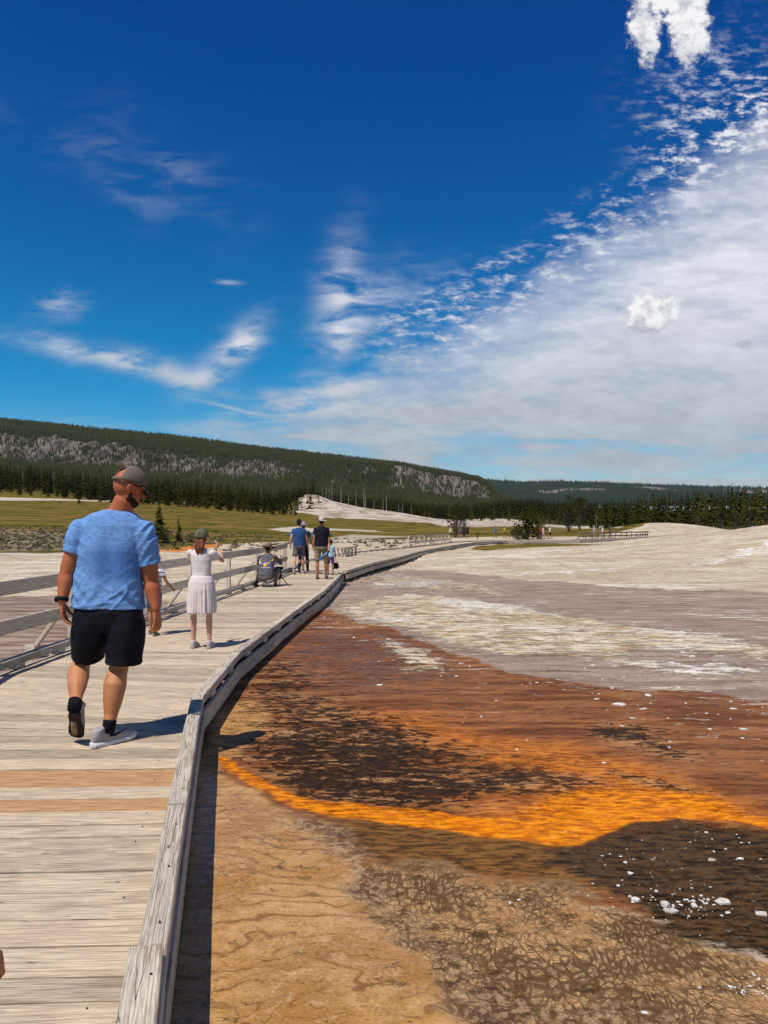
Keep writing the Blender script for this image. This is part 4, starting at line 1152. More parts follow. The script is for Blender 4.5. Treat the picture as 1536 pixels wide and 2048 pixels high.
def remesh(name, bm, voxel, smooth, mat, parent, disp=None, factor=.5):
    bmesh.ops.recalc_face_normals(bm, faces=bm.faces[:])
    me = bpy.data.meshes.new('tmp'); bm.to_mesh(me); bm.free()
    o = bpy.data.objects.new('tmp', me); COL.objects.link(o)
    r = o.modifiers.new('r', 'REMESH'); r.mode = 'VOXEL'; r.voxel_size = voxel; r.use_smooth_shade = True
    if smooth: s_ = o.modifiers.new('s', 'SMOOTH'); s_.factor = factor; s_.iterations = smooth
    dg = bpy.context.evaluated_depsgraph_get(); dg.update()
    m2 = bpy.data.meshes.new_from_object(o.evaluated_get(dg)); m2.name = name
    bpy.data.objects.remove(o); bpy.data.meshes.remove(me)
    if disp:
        nrm = [v.normal.copy() for v in m2.vertices]
        for v, nn in zip(m2.vertices, nrm): v.co = v.co+nn*disp(v.co)
    m2.materials.clear()
    return link_mesh(name, m2, mat, parent)
def ns(x, y, z=0): return mnoise.noise(Vector((x, y, z)))

def skin_mat(name, c1, c2):
    m = M(name); n = m.noise(m.coord('Position'), 9, 4, .6); n2 = m.noise(m.coord('Position'), 90, 3, .6)
    m.col(m.mix(n.ss(.35, .7), c1, c2)); m.rough(.5+n2*.1); m.spec(.35)
    m.b.inputs['Subsurface Weight'].default_value = .06; m.b.inputs['Subsurface Scale'].default_value = .02
    m.bump(n2*.5+n, .25, .004); return m.mat
_cl = {}
def cloth(c, c2=None, heather=False, rough=.85, fine=True, key=None):
    k = (c, c2, heather, rough)
    if k in _cl: return _cl[k]
    m = M('cloth'); c2 = c2 or tuple(x*.8 for x in c)
    if heather:
        n = m.noise(m.coord('Position', (16, 16, 190)), 1.0, 4, .7); b = m.noise(m.coord('Position', (1, 1, 1)), 5, 3, .5)
        col = m.mix(n.ss(.38, .60), c2, c)
        m.col(m.mix(b.ss(.48, .66)*.35, col, c2))
    else:
        n = m.noise(m.coord('Position'), 14, 5, .6); m.col(m.mix(n.ss(.35, .65), c, c2))
    wv = m.noise(m.coord('Position'), 240, 2, .5); m.bump(wv, .15, .001)
    m.rough(rough); m.spec(.06)
    _cl[k] = m.mat; return m.mat
SKIN_TAN = skin_mat('tanned_skin', (.40, .165, .065), (.50, .22, .095))
SKIN_RED = skin_mat('sunburnt_skin', (.40, .150, .058), (.50, .205, .090))
SKIN_BIG = skin_mat('sun_reddened_skin', (.43, .165, .062), (.52, .22, .095))
def _reden():   # neck and arms are redder than the calves
    nt = SKIN_BIG.node_tree; b = nt.nodes['Principled BSDF']; src = b.inputs['Base Color'].links[0].from_socket
    g = nt.nodes.new('ShaderNodeNewGeometry'); sp_ = nt.nodes.new('ShaderNodeSeparateXYZ'); nt.links.new(g.outputs['Position'], sp_.inputs[0])
    mr = nt.nodes.new('ShaderNodeMapRange'); nt.links.new(sp_.outputs[2], mr.inputs[0]); mr.inputs[1].default_value = .75; mr.inputs[2].default_value = 1.0
    mx = nt.nodes.new('ShaderNodeMix'); mx.data_type = 'RGBA'; mx.blend_type = 'MULTIPLY'; nt.links.new(mr.outputs[0], mx.inputs[0]); nt.links.new(src, mx.inputs[6]); mx.inputs[7].default_value = (.86, .60, .55, 1)
    nt.links.new(mx.outputs[2], b.inputs['Base Color'])
_reden()
SKIN_FAIR = skin_mat('fair_skin', (.58, .30, .19), (.64, .36, .24))
SKIN_MID = skin_mat('brown_skin', (.30, .14, .075), (.38, .19, .105))
HAIR_D = cloth((.030, .018, .012), (.05, .03, .018)); HAIR_A = cloth((.14, .045, .022), (.24, .09, .045)); BEARD = cloth((.035, .018, .012))
RUBBER = cloth((.045, .035, .035)); WHITEF = cloth((.75, .73, .70)); BLACKC = cloth((.010, .010, .013), (.018, .018, .024))

def hand(bm, w, d, pn, side, L=.19, curl=.35, k=1.0):
    """w wrist, d towards fingers, pn palm normal, side towards thumb"""
    d = d.normalized(); pn = (pn-d*pn.dot(d)).normalized(); side = d.cross(pn)*(1 if d.cross(pn).dot(side) > 0 else -1)
    pl = L*.5
    loft(bm, [(w-d*.012, side*.022*k, pn*.017*k), (w+d*pl*.25, side*.030*k, pn*.016*k), (w+d*pl*.65, side*.040*k, pn*.0145*k), (w+d*pl, side*.041*k, pn*.012*k), (w+d*(pl+.008), side*.034*k, pn*.008*k)], 16, 2.4)
    for i, (o, ln) in enumerate(((.033, .40), (.0115, .45), (-.0105, .42), (-.031, .33))):
        p = w+d*(pl-.01)+side*o*k; dd = (d+side*o*3.2).normalized(); pts = [p]; bend = curl*(1+.22*i)
        for sgm, fr in enumerate((.45, .31, .24)):
            a = bend*(.55+.55*sgm); dd = (dd*math.cos(a*.8)+pn*math.sin(a*.8)).normalized()
            p = p+dd*L*ln*fr*1.12; pts.append(p)
        tube(bm, pts, [.0098*k, .0092*k, .0085*k, .0068*k], ref=side, n=10)
    p = w+d*pl*.25+side*.024*k; t1 = (d*.75+side*.75+pn*.35).normalized(); t2 = (d*.93+side*.25+pn*.35).normalized()
    tube(bm, [p, p+t1*L*.22, p+t1*L*.22+t2*L*.20, p+t1*L*.22+t2*L*.20+(t2+pn*.3).normalized()*L*.13], [.0135*k, .0115*k, .0105*k, .008*k], ref=pn, n=10)

def shoe(parent, heel, f, up, L, mats, k=1.0, low=True):
    """heel: sole point under the heel; f toward toe"""
    f = f.normalized(); up = (up-f*up.dot(f)).normalized(); r = f.cross(up)
    T = [(-.05, .022, .006), (-.02, .034, .0), (.08, .040, 0), (.35, .036, 0), (.6, .047, 0), (.8, .050, .003), (.93, .042, .010), (1.0, .024, .018)]
    bm = bmesh.new()
    loft(bm, [(heel+f*(t*L)+up*(.013*k+z*k), r*w*k, up*.019*k) for t, w, z in T], 16, 3.4)
    sole = remesh('sole', bm, .006*max(k, .6), 2, mats[1], None); 
    bm = bmesh.new()
    H_ = [(-.035, .020, .062, .045), (.03, .031, .066, .062), (.20, .034, .070, .064), (.34, .035, .066, .058), (.50, .040, .055, .044), (.70, .045, .045, .034), (.86, .040, .038, .026), (.95, .028, .034, .018), (.985, .014, .030, .010)]
    loft(bm, [(heel+f*(t*L)+up*(zc*k), r*w*k, up*h*k*.85) for t, w, zc, h in H_], 16, 2.3)
    tube(bm, [heel+f*.15*L+up*.06*k, heel+f*.11*L+up*.112*k], [.036*k, .038*k], ref=f, dome=False)
    u_ = remesh('shoe', bm, .006*max(k, .6), 3, mats[0], parent)
    sole.parent = u_; 
    mb = u_.matrix_parent_inverse.copy(); sole.matrix_parent_inverse = Matrix.Identity(4)
    # the shoe's own transform is the identity in world space, so the sole may sit under it directly
    return u_

def head_axes(f, up):
    f = f.normalized(); r = f.cross(up).normalized(); u = r.cross(f).normalized(); return r, f, u
def add_head(bm, c, f, up, k=1.0):
    r, f, u = head_axes(f, up); ax = (r, f, u)
    ball(bm, c+u*.022*k-f*.008*k, (.076*k, .096*k, .098*k), ax, 24)
    ball(bm, c-u*.045*k+f*.022*k, (.058*k, .068*k, .070*k), ax)
    ball(bm, c-u*.088*k+f*.052*k, (.030*k, .032*k, .024*k), ax, 12)
    ball(bm, c+f*.075*k+u*.028*k, (.050*k, .022*k, .012*k), ax, 12)      # brow
    tube(bm, [c+f*.088*k+u*.012*k, c+f*.106*k-u*.022*k], [.009*k, .0145*k], ref=r, n=10)
    ball(bm, c+f*.080*k-u*.058*k, (.024*k, .014*k, .009*k), ax, 10)       # lips
    for s_ in (-1, 1): ball(bm, c+r*s_*.077*k-u*.005*k-f*.006*k, (.011*k, .021*k, .033*k), (r, (f-r*s_*.3).normalized(), u), 12)
def add_eyes(parent, c, f, up, k=1.0):
    r, f, u = head_axes(f, up); bm = bmesh.new()
    for s_ in (-1, 1): ball(bm, c+f*.082*k+r*s_*.030*k+u*.010*k, (.0125*k, .010*k, .008*k), (r, f, u), 10)
    obj('eyes', bm, cloth((.05, .04, .035)), parent)
def cap(parent, c, f, up, mat, k=1.0, back_open=False, brimdrop=.0, name='cap', bucket=False, brim_w=.07):
    r, f, u = head_axes(f, up); 
    n = 40; m_ = 12; bm = bmesh.new(); rows = []
    for j in range(m_+1):
        e = (j/m_)*math.pi/2; ring = []
        for i in range(n):
            a = 2*math.pi*i/n; R = math.cos(e)
            rx, ry, rz = .0835*k, .104*k, (.100 if not bucket else .105)*k
            if bucket: R = min(1, math.cos(e)*1.12+.0)
            p = c-f*.008*k+u*.028*k+r*math.cos(a)*rx*R+f*math.sin(a)*ry*R+u*(math.sin(e)**.9*rz-.012*k*(1-math.sin(a))*(1-j/m_))
            ring.append(bm.verts.new(p+ (r*math.cos(a)+f*math.sin(a))*.0012*math.sin(a*6)*R))
        rows.append(ring)
    for j in range(m_):
        for i in range(n):
            a = 2*math.pi*(i+.5)/n; da = abs((a-1.5*math.pi+math.pi) % (2*math.pi)-math.pi)   # back of the head
            if back_open and 1 <= j <= 6 and da < .68*math.sqrt(max(0, 1-((j-1)/6.2)**2)): continue
            bm.faces.new((rows[j][i], rows[j][(i+1) % n], rows[j+1][(i+1) % n], rows[j+1][i]))
    bmesh.ops.remove_doubles(bm, verts=bm.verts[:], dist=.0008)
    # brim
    if not bucket:
        pr = None
        for i in range(13):
            a = math.radians(25+130*i/12); sv = math.sin(math.pi*i/12)**.55
            base = c-f*.008*k+u*.026*k+r*math.cos(a)*.083*k+f*math.sin(a)*.103*k
            tip = base+f*brim_w*k*sv+u*(-.012*sv-.02*abs(math.cos(a)))*k-u*brimdrop*sv
            q = (bm.verts.new(base-u*.004*k), bm.verts.new(base.lerp(tip, .5)+u*.005*k), bm.verts.new(tip))
            if pr: bm.faces.new((pr[0], q[0], q[1], pr[1])); bm.faces.new((pr[1], q[1], q[2], pr[2]))
            pr = q
    else:
        prev = None; q0 = None; NN = 36
        for i in range(NN):
            a = 2*math.pi*i/NN; dr = (r*math.cos(a)+f*math.sin(a)*1.0)
            base = c-f*.008*k+u*.026*k+r*math.cos(a)*.083*k+f*math.sin(a)*.103*k
            q = (bm.verts.new(base), bm.verts.new(base+dr*brim_w*.5*k-u*.008*k+u*.006*k*math.sin(a*2+.5)), bm.verts.new(base+dr*brim_w*k-u*.016*k+u*.014*k*math.sin(a*2+.6)))
            if prev: bm.faces.new((prev[0], q[0], q[1], prev[1])); bm.faces.new((prev[1], q[1], q[2], prev[2]))
            else: q0 = q
            prev = q
        bm.faces.new((prev[0], q0[0], q0[1], prev[1])); bm.faces.new((prev[1], q0[1], q0[2], prev[2]))
    ex = bmesh.ops.solidify(bm, geom=bm.faces[:], thickness=.003*k)
    return obj(name, bm, mat, parent)

# ---------------- the man in the blue T-shirt
def man_blue():
    root = empty('person', (-1.90, 5.15, 0)); tag(root, 'large man in a blue T-shirt and black shorts walking away, tan cap turned right', 'person')
    X_, Y_, Z_ = V((1, 0, 0)), V((0, 1, 0)), V((0, 0, 1))
    hc = P(258, 976, 5.20); hf = V((.80, .42, -.36)); hu = V((.10, .12, 1))
    lsh, rsh = P(162, 1058, 5.18), P(286, 1062, 5.20)
    lel, rel = P(133, 1148, 5.15), P(303, 1163, 5.24)
    lwr, rwr = P(124, 1204, 5.10), P(312, 1217, 5.20)
    lhip, rhip = P(184, 1225, 5.22), P(250, 1225, 5.20)
    lkn, rkn = P(163, 1326, 5.38), P(238, 1333, 5.24)
    lan, ran = P(150, 1408, 5.02), P(218, 1452, 5.13)
    bm = bmesh.new()
    def ring(y, xl, xr, dy, hd, tilt=0):
        a, b = P(xl, y, dy), P(xr, y+tilt, dy); return ((a+b)/2, (b-a)/2, Y_*hd)
    add_head(bm, hc, hf, hu, 1.10)
    tube(bm, [P(250, 1000, 5.20), P(242, 1022, 5.21), P(232, 1046, 5.22)], [(.072, .072), (.080, .078), (.115, .085)], ref=Y_, dome=True)
    loft(bm, [ring(1018, 208, 262, 5.21, .07), ring(1036, 176, 276, 5.21, .085), ring(1056, 160, 288, 5.21, .10), ring(1090, 162, 280, 5.21, .12), ring(1150, 160, 277, 5.21, .125), ring(1210, 155, 282, 5.21, .13), ring(1245, 160, 280, 5.21, .12)], 18)
    ball(bm, lsh-Z_*.01, (.055, .055, .055)); ball(bm, rsh-Z_*.01, (.058, .055, .058))
    def arm(s, e, w, k):
        tube(bm, [s, s.lerp(e, .35), s.lerp(e, .7), e, e.lerp(w, .28), e.lerp(w, .65), w], [.052*k, .058*k, .059*k, .050*k, .053*k, .042*k, (.029*k, .036*k)], ref=Y_)
    arm(lsh, lel, lwr, .98); arm(rsh, rel, rwr, 1.06)
    hand(bm, lwr, V((.08, .10, -1)), V((1, .2, 0)), Y_, .20, .42, 1.12)
    hand(bm, rwr, V((.08, .12, -1)), V((-1, .25, 0)), Y_, .20, .38, 1.12)
    def leg(h, kn, an, k):
        back = V((0, -1, 0)); m1 = kn.lerp(an, .30)+back*.022; m0 = kn.lerp(an, .12)+back*.008
        tube(bm, [h, h.lerp(kn, .5), h.lerp(kn, .85), kn, m0, m1, kn.lerp(an, .58)+back*.010, kn.lerp(an, .82), an], [.105*k, .095*k, .074*k, .066*k, .068*k, (.079*k, .080*k), (.066*k, .066*k), .046*k, (.040*k, .048*k)], ref=Y_, n=20)
        ball(bm, kn.lerp(an, .27)+back*.040+X_*.022, (.045*k, .04*k, .09*k)); ball(bm, kn.lerp(an, .25)+back*.040-X_*.022, (.045*k, .04*k, .085*k))
    leg(lhip, lkn, lan, .94); leg(rhip, rkn, ran, .98)
    def disp(co):
        return .0008*ns(co.x*30, co.y*30, co.z*30)
    body = remesh('body', bm, .0048, 6, SKIN_BIG, root, disp)
    # beard along the jaw, sunglasses arm, cap
    r, f, u = head_axes(hf, hu); bm = bmesh.new()
    ball(bm, hc-u*.090+f*.056, (.050, .044, .034), (r, f, u)); ball(bm, hc-u*.072+f*.030, (.0655, .056, .044), (r, f, u)); ball(bm, hc-u*.050+r*.060+f*.018, (.009, .014, .034), (r, f, u))
    remesh('beard', bm, .005, 3, BEARD, root, lambda c: .003*ns(c.x*120, c.y*120, c.z*120))
    bm = bmesh.new()
    for s_ in (-1, 1): tube(bm, [hc+r*s_*.086+u*.016-f*.01, hc+r*s_*.088+u*.020+f*.05, hc+r*s_*.072+u*.018+f*.10], [.0035]*3, ref=u, n=8)
    for s_ in (-1, 1): ball(bm, hc+r*s_*.038+u*.008+f*.108, (.033, .007, .022), (r, f, u), 14)
    obj('sunglasses', bm, BLACKC, root)
    cm = cloth((.135, .098, .080), (.175, .130, .108))
    cap(root, hc+u*.012, V((.66, .66, -.34)), u-f*.08, cm, 1.15, back_open=True, brimdrop=.03, brim_w=.098)
    # T-shirt
    bm = bmesh.new()
    R_ = [ring(1017, 207, 264, 5.212, .082, 4), ring(1024, 188, 276, 5.212, .098, 4), ring(1033, 168, 286, 5.213, .116, 6), ring(1048, 152, 297, 5.214, .134, 5), ring(1072, 153, 291, 5.213, .146, 0), ring(1100, 153, 287, 5.21, .155), ring(1130, 152, 285, 5.21, .158), ring(1165, 150, 285, 5.21, .162), ring(1195, 148, 287, 5.21, .166), ring(1214, 146, 288, 5.21, .170, 3)]
    loft(bm, R_, 30, 2.25)
    def sleeve(s, e, end, r0, r1):
        d = (e-s).normalized(); tube(bm, [s+V((0, 0, .0)), s.lerp(e, .25), s+d*end*.7, s+d*end], [r0, r0*1.0, r1*.98, r1], ref=Y_, dome=False, n=22)
        ball(bm, s, (r0*1.0, r0*.95, r0*1.0))
    sleeve(lsh+V((-.003, 0, -.005)), lel, .172, .086, .078); sleeve(rsh+V((.0, 0, -.008)), rel, .232, .088, .084)
    sweatless = None
    def fold(c):
        px = (c.x+1.86)/.25; z = c.z
        f_ = 0
        low = max(0, min(1, (1.36-z)/.25)); mid = max(0, 1-abs(z-1.12)/.14)
        def crease(ang, fa, fl, sd):
            ca, sa = math.cos(ang), math.sin(ang); a_ = c.x*ca+z*sa; b_ = -c.x*sa+z*ca
            return max(0, 1-abs(ns(a_*fa+ns(a_*4, b_*4, sd)*1.2, b_*fl, sd+c.y*1.5))*3.2)**1.4
        waist = max(0, 1-abs(z-1.03)/.20)
        f_ += .0075*waist*(crease(.75, 15, 3.2, 3)+crease(-.75, 15, 3.2, 9))*.8
        f_ += .0060*low*crease(1.15, 9, 2.5, 14)*(1-waist*.5)
        f_ += .0065*math.exp(-((c.x+1.60)/.10)**2)*crease(2.3, 14, 3, 21)
        f_ += .0045*math.exp(-((c.x+2.08)/.07)**2)*crease(.9, 14, 3, 25)
        f_ += .006*ns(c.x*7, z*4, c.y*8+9)
        f_ -= .013*math.exp(-(px/.24)**2)*max(0, min(1, (z-1.02)/.1))*max(0, min(1, (1.50-z)/.1))*(c.y < 5.2)   # hollow of the spine
        f_ += .006*math.exp(-((px-.5)/.28)**2-((z-1.36)/.08)**2)+.006*math.exp(-((px+.5)/.28)**2-((z-1.36)/.08)**2)
        f_ += .004*math.sin((z*1.0+c.x*1.3)*55)*math.exp(-((z-1.02)/.08)**2)*max(0, ns(c.x*6, z*4, 2)+.35)
        f_ += .003*math.sin((z*1.2-c.x*1.8)*60)*math.exp(-((c.x+1.60)/.08)**2)
        return f_*1.35-.008
    tmm = M('heather_jersey'); n = tmm.noise(tmm.coord('Position', (30, 30, 330)), 1.0, 4, .75); sw = tmm.noise(tmm.coord('Position', (1, 1, .8)), 5.5, 4, .6)
    xz = tmm.n.new('ShaderNodeSeparateXYZ'); tmm.l.new(tmm.n.new('ShaderNodeNewGeometry').outputs['Position'], xz.inputs[0]); sx_, sz_ = S(tmm.nt, xz.outputs[0]), S(tmm.nt, xz.outputs[2])
    damp = (((sx_+1.83)*5.5)*((sx_+1.83)*5.5)*-1-((sz_-1.24)*6.5)*((sz_-1.24)*6.5)).exp()
    cc_ = tmm.mix(n.ss(.36, .62), (.080, .185, .42), (.20, .355, .64))
    tmm.col(tmm.mix(((damp*.8+sw*.5-.42)*2.2).clamp()*.6, cc_, (.030, .100, .33))); tmm.rough(.85); tmm.spec(.06); tmm.bump(n, .2, .002); tm = tmm.mat
    remesh('t_shirt', bm, .0062, 5, tm, root, fold)
    # shorts
    bm = bmesh.new()
    loft(bm, [ring(1200, 155, 281, 5.21, .148), ring(1222, 150, 286, 5.21, .160), ring(1244, 149, 287, 5.215, .150), ring(1262, 165, 272, 5.22, .12)], 28, 2.3)
    tube(bm, [P(186, 1224, 5.215), P(183, 1250, 5.225), P(179, 1282, 5.26), P(177, 1302, 5.30), P(176, 1313, 5.315)], [(.122, .145), (.130, .150), (.118, .135), (.110, .122), (.112, .124)], ref=Y_, dome=False, n=24)
    tube(bm, [P(249, 1224, 5.21), P(252, 1250, 5.213), P(252, 1285, 5.218), P(249, 1310, 5.225), P(248, 1325, 5.228)], [(.124, .145), (.132, .150), (.128, .140), (.122, .130), (.125, .132)], ref=Y_, dome=False, n=24)
    remesh('shorts', bm, .0062, 4, cloth((.009, .009, .013), (.014, .014, .020), rough=.65), root, lambda c: .007*ns(c.x*8, c.y*5, c.z*4)+.005*ns(c.x*16+c.z*10, c.y*6, c.z*7)+.004*math.sin(c.x*90)*math.exp(-((c.z-.96)/.03)**2))
    # watch, socks, shoes
    bm = bmesh.new(); d = (lwr-lel).normalized(); w0 = lel.lerp(lwr, .90)
    tube(bm, [w0-d*.013, w0+d*.013], [(.040, .046)]*2, ref=Y_, dome=False, n=24); ball(bm, w0-V((.038, .01, 0)), (.010, .022, .020)); obj('wristwatch', bm, BLACKC, root)
    for kn, an in ((lkn, lan), (rkn, ran)):
        bm = bmesh.new(); q = an.lerp(kn, 0.05 if kn is lkn else .10); tube(bm, [q, an.lerp(kn, .05), an-(kn-an).normalized()*.05], [(.044, .052), (.043, .050), (.042, .046)], ref=Y_, dome=False, n=20)
        obj('sock', bm, cloth((.010, .010, .014)), root)
    grey = cloth((.30, .27, .255), (.40, .37, .35)); gs = cloth((.60, .57, .54), (.68, .66, .63))
    # left foot pushed up on its toe, sole towards the viewer
    toe = V((-2.135, 5.20, .012)); heel = P(147, 1424, 4.965); f1 = (toe-heel); L = .315
    sdir = f1.normalized(); upv = V((0.02, .62, .45))
    shoe(root, toe-sdir*L, f1, upv, L, (grey, RUBBER), 1.08)
    h2 = V((-1.955, 5.045, .002)); f2 = V((.60, .80, 0)); shoe(root, h2, f2, Z_, .32, (grey, gs), 1.08)
    # curved tick mark on the outer side, laces, and the worn tan tread under the lifted shoe
    sh = [c for c in root.children if c.name.startswith('shoe')]
    f2n = f2.normalized(); rr_ = f2n.cross(Z_)
    bm = bmesh.new(); pr = None
    for i in range(9):
        t = i/8; a_ = .30+.42*t; lo = .040+.050*max(0, t-.15)**1.1+.012*(1-t)**3; th_ = .017*(1-t)**.7+.001
        side_ = .050-.006*abs(t-.5)*2+.002
        q = (bm.verts.new(h2+f2n*(a_*.32)+rr_*(side_)+Z_*(lo+.010)), bm.verts.new(h2+f2n*(a_*.32)+rr_*(side_-.004)+Z_*(lo+th_+.010)))
        if pr: bm.faces.new((pr[0], q[0], q[1], pr[1]))
        pr = q
    bmesh.ops.solidify(bm, geom=bm.faces[:], thickness=.003)
    o = obj('side_mark', bm, cloth((.05, .05, .055)), None, False); o.parent = sh[1]
    bm = bmesh.new()
    for i in range(4): tube(bm, [h2+f2n*(.135+.026*i)+rr_*.026+Z_*(.124-.009*i), h2+f2n*(.140+.026*i)+Z_*(.134-.010*i), h2+f2n*(.135+.026*i)-rr_*.026+Z_*(.124-.009*i)], [.004]*3, n=6)
    o = obj('laces', bm, cloth((.5, .48, .46)), None); o.parent = sh[1]
    bm = bmesh.new(); nd = -(upv-sdir*upv.dot(sdir)).normalized(); rs = sdir.cross(nd)
    loft(bm, [(toe-sdir*(L*.80)+nd*.012, rs*.016, nd*.012), (toe-sdir*(L*.55)+nd*.012, rs*.022, nd*.012), (toe-sdir*(L*.30)+nd*.010, rs*.020, nd*.012)], 14, 2.6)
    o = obj('tread', bm, cloth((.30, .20, .13), (.20, .13, .09)), None); o.parent = sh[0]
    return root
man_blue()

# ---------------- general figure
def pose(x, y, z0, H, yaw, legs=((0, 0), (0, 0)), arms=((0, 10, 10), (0, 10, 10)), lean=0, headyaw=0, headtilt=0, seat=None):
    f = V((math.sin(yaw), math.cos(yaw), 0)); r = V((math.cos(yaw), -math.sin(yaw), 0)); u = V((0, 0, 1))
    def rotf(a): return f*math.sin(math.radians(a))-u*math.cos(math.radians(a))
    J = {}
    hz = .52*H; o = V((x, y, z0))
    J['hipc'] = o+u*hz
    low = 1e9
    for k, s_ in ((0, -1), (1, 1)):
        th, kb = legs[k][:2]; side = legs[k][2] if len(legs[k]) > 2 else 3
        h = J['hipc']+r*s_*.052*H-u*.01*H
        dth = (rotf(th)+r*s_*math.tan(math.radians(side))).normalized()
        kn = h+dth*.235*H; an = kn+(rotf(th-kb)+r*s_*.01).normalized()*.235*H
        J[('hip', k)], J[('kn', k)], J[('an', k)] = h, kn, an; low = min(low, an.z)
    dz = (z0+.042*H)-low
    for key in list(J): J[key] = J[key]+u*dz
    hc = J['hipc']; tu = (u*math.cos(math.radians(lean))+f*math.sin(math.radians(lean))).normalized()
    J['sp'] = tu; J['shc'] = hc+tu*.300*H
    for k, s_ in ((0, -1), (1, 1)):
        fw, sd, eb = arms[k][:3]; s = J['shc']+r*s_*.095*H-tu*.020*H
        d = (rotf(fw)+r*s_*math.sin(math.radians(sd))).normalized(); e = s+d*.165*H
        d2 = (rotf(fw+eb)+r*s_*math.sin(math.radians(sd*.4 if len(arms[k]) < 4 else arms[k][3]))).normalized(); J[('sh', k)] = s; J[('el', k)] = e; J[('wr', k)] = e+d2*.145*H; J[('hd', k)] = d2
    hy = yaw+math.radians(headyaw); hf = V((math.sin(hy), math.cos(hy), -math.sin(math.radians(headtilt)))).normalized()
    J['f'], J['r'], J['hf'] = f, r, hf
    J['neck'] = J['shc']+tu*.035*H; J['head'] = J['shc']+tu*.105*H+f*.012*H+u*.0
    J['H'] = H; J['o'] = o
    return J
def figure(J, label, skin=SKIN_TAN, girth=1.0, top=None, bottom=None, blen=.55, hat=None, hatmat=None, hair=HAIR_D, shoes=None, detail=1, sleeve=.5, dress=None, vox=None, name='person', longtop=0, beltw=1.0, sock=None, kid=1.0, hands=True, sleeve_full=False, hatk=1.0, hbrim=.075):
    H = J['H']; k = H/1.80; kk = k*kid; f, r, u, tu = J['f'], J['r'], V((0, 0, 1)), J['sp']
    root = empty(name, J['o']); tag(root, label, 'person')
    vx = vox or .011
    bm = bmesh.new(); add_head(bm, J['head'], J['hf'], u, kk)
    tube(bm, [J['neck']-tu*.03*k, J['head']-u*.03*kk], [.055*k*min(girth, 1.1), .050*k], ref=f)
    TR = [(-.16, .095, .085), (-.04, .155, .115), (.15, .165, .118), (.42, .145, .105), (.68, .165, .115), (.84, .150, .095), (.95, .10, .075), (1.08, .055, .055)]
    def tor(t, w, d, inf=0, gw=1): return (J['hipc']+tu*(t*.30*H)-f*.0, r*(w*girth*k+inf)*gw, f*(d*girth*k+inf))
    loft(bm, [tor(*q) for q in TR], 18)
    for i in (0, 1):
        s, e, w = J[('sh', i)], J[('el', i)], J[('wr', i)]; g = k*(.7+.3*girth)
        ball(bm, s-tu*.012*k, (.045*g,)*3, seg=12)
        tube(bm, [s, s.lerp(e, .5), e, e.lerp(w, .3), w], [.047*g, .043*g, .036*g, .037*g, (.024*g, .028*g)], ref=f, n=12)
        sd = f; pn = r*(1 if i == 0 else -1)
        if hands: hand(bm, w, J[('hd', i)], pn, sd, .17*k, .45, .95*k)
        h, kn, an = J[('hip', i)], J[('kn', i)], J[('an', i)]
        cdir = (an-kn).normalized(); back = -(f-cdir*f.dot(cdir)).normalized()
        tube(bm, [h, h.lerp(kn, .5), kn, kn.lerp(an, .28)+back*.014*k, kn.lerp(an, .65), an], [.082*g, .070*g, .050*g, .054*g, .040*g, .033*g], ref=f, n=14)
    remesh('body', bm, vx, 4, skin, root)
    if detail > 1: add_eyes(root, J['head'], J['hf'], u, kk)
    # hair
    if hair:
        bm = bmesh.new(); hr, hf, hu = head_axes(J['hf'], u); ball(bm, J['head']+hu*.028*kk-hf*.018*kk, (.081*kk, .097*kk, .098*kk), (hr, hf, hu), 18)
        ball(bm, J['head']-hu*.02*kk-hf*.045*kk, (.074*kk, .060*kk, .075*kk), (hr, hf, hu), 14)
        hm = remesh('hair', bm, vx*.8, 2, hair, root, lambda c: .003*ns(c.x*60, c.y*60, c.z*12))
    def fold(a=.006, sc=7): return lambda c: a*k*ns(c.x*sc+c.z*sc, c.y*sc, c.z*sc*.7)+a*.6*k*ns(c.x*sc*2.4, c.y*sc*2, c.z*sc*1.6+3)
    if top:
        bm = bmesh.new(); inf = .018*k
        rg_ = [(-.06-longtop, .162*beltw, .122), (.08, .165, .125), (.42, .158, .120), (.68, .168, .122), (.84, .165, .110), (.95, .120, .090), (1.06, .068, .065)]
        loft(bm, [tor(*q, inf) for q in rg_], 24, 2.2)
        for i in (0, 1):
            s, e, w = J[('sh', i)], J[('el', i)], J[('wr', i)]; g = k*(.7+.3*girth)
            ball(bm, s-tu*.012*k, (.054*g,)*3, seg=14)
            if sleeve_full: tube(bm, [s, e, e.lerp(w, .92)], [.060*g, .050*g, .042*g], ref=f, dome=False, n=16)
            elif sleeve > 0: tube(bm, [s, s.lerp(e, sleeve*.6), s.lerp(e, sleeve)], [.052*g, .057*g, .062*g], ref=f, dome=False, n=16)
        remesh('shirt', bm, vx*.9, 3, top, root, fold())
    if bottom:
        bm = bmesh.new(); inf = .020*k
        loft(bm, [tor(.10, .160, .118, inf*.6), tor(-.05, .165, .125, inf), tor(-.16, .150, .115, inf), tor(-.22, .11, .09, inf)], 24, 2.2)
        for i in (0, 1):
            h, kn, an = J[('hip', i)], J[('kn', i)], J[('an', i)]; g = k*(.75+.25*girth)
            if blen <= 1: tube(bm, [h, h.lerp(kn, blen*.6), h.lerp(kn, blen)], [.094*g, .088*g, .090*g], ref=f, dome=False, n=18)
            else: tube(bm, [h, h.lerp(kn, .5), kn, kn.lerp(an, .5), kn.lerp(an, .95)], [.092*g, .080*g, .062*g, .056*g, .050*g], ref=f, dome=False, n=18)
        remesh('trousers' if blen > 1 else 'shorts', bm, vx*.9, 3, bottom, root, fold())
    if hat == 'cap': cap(root, J['head'], J['hf'], u, hatmat, kk*1.04*hatk)
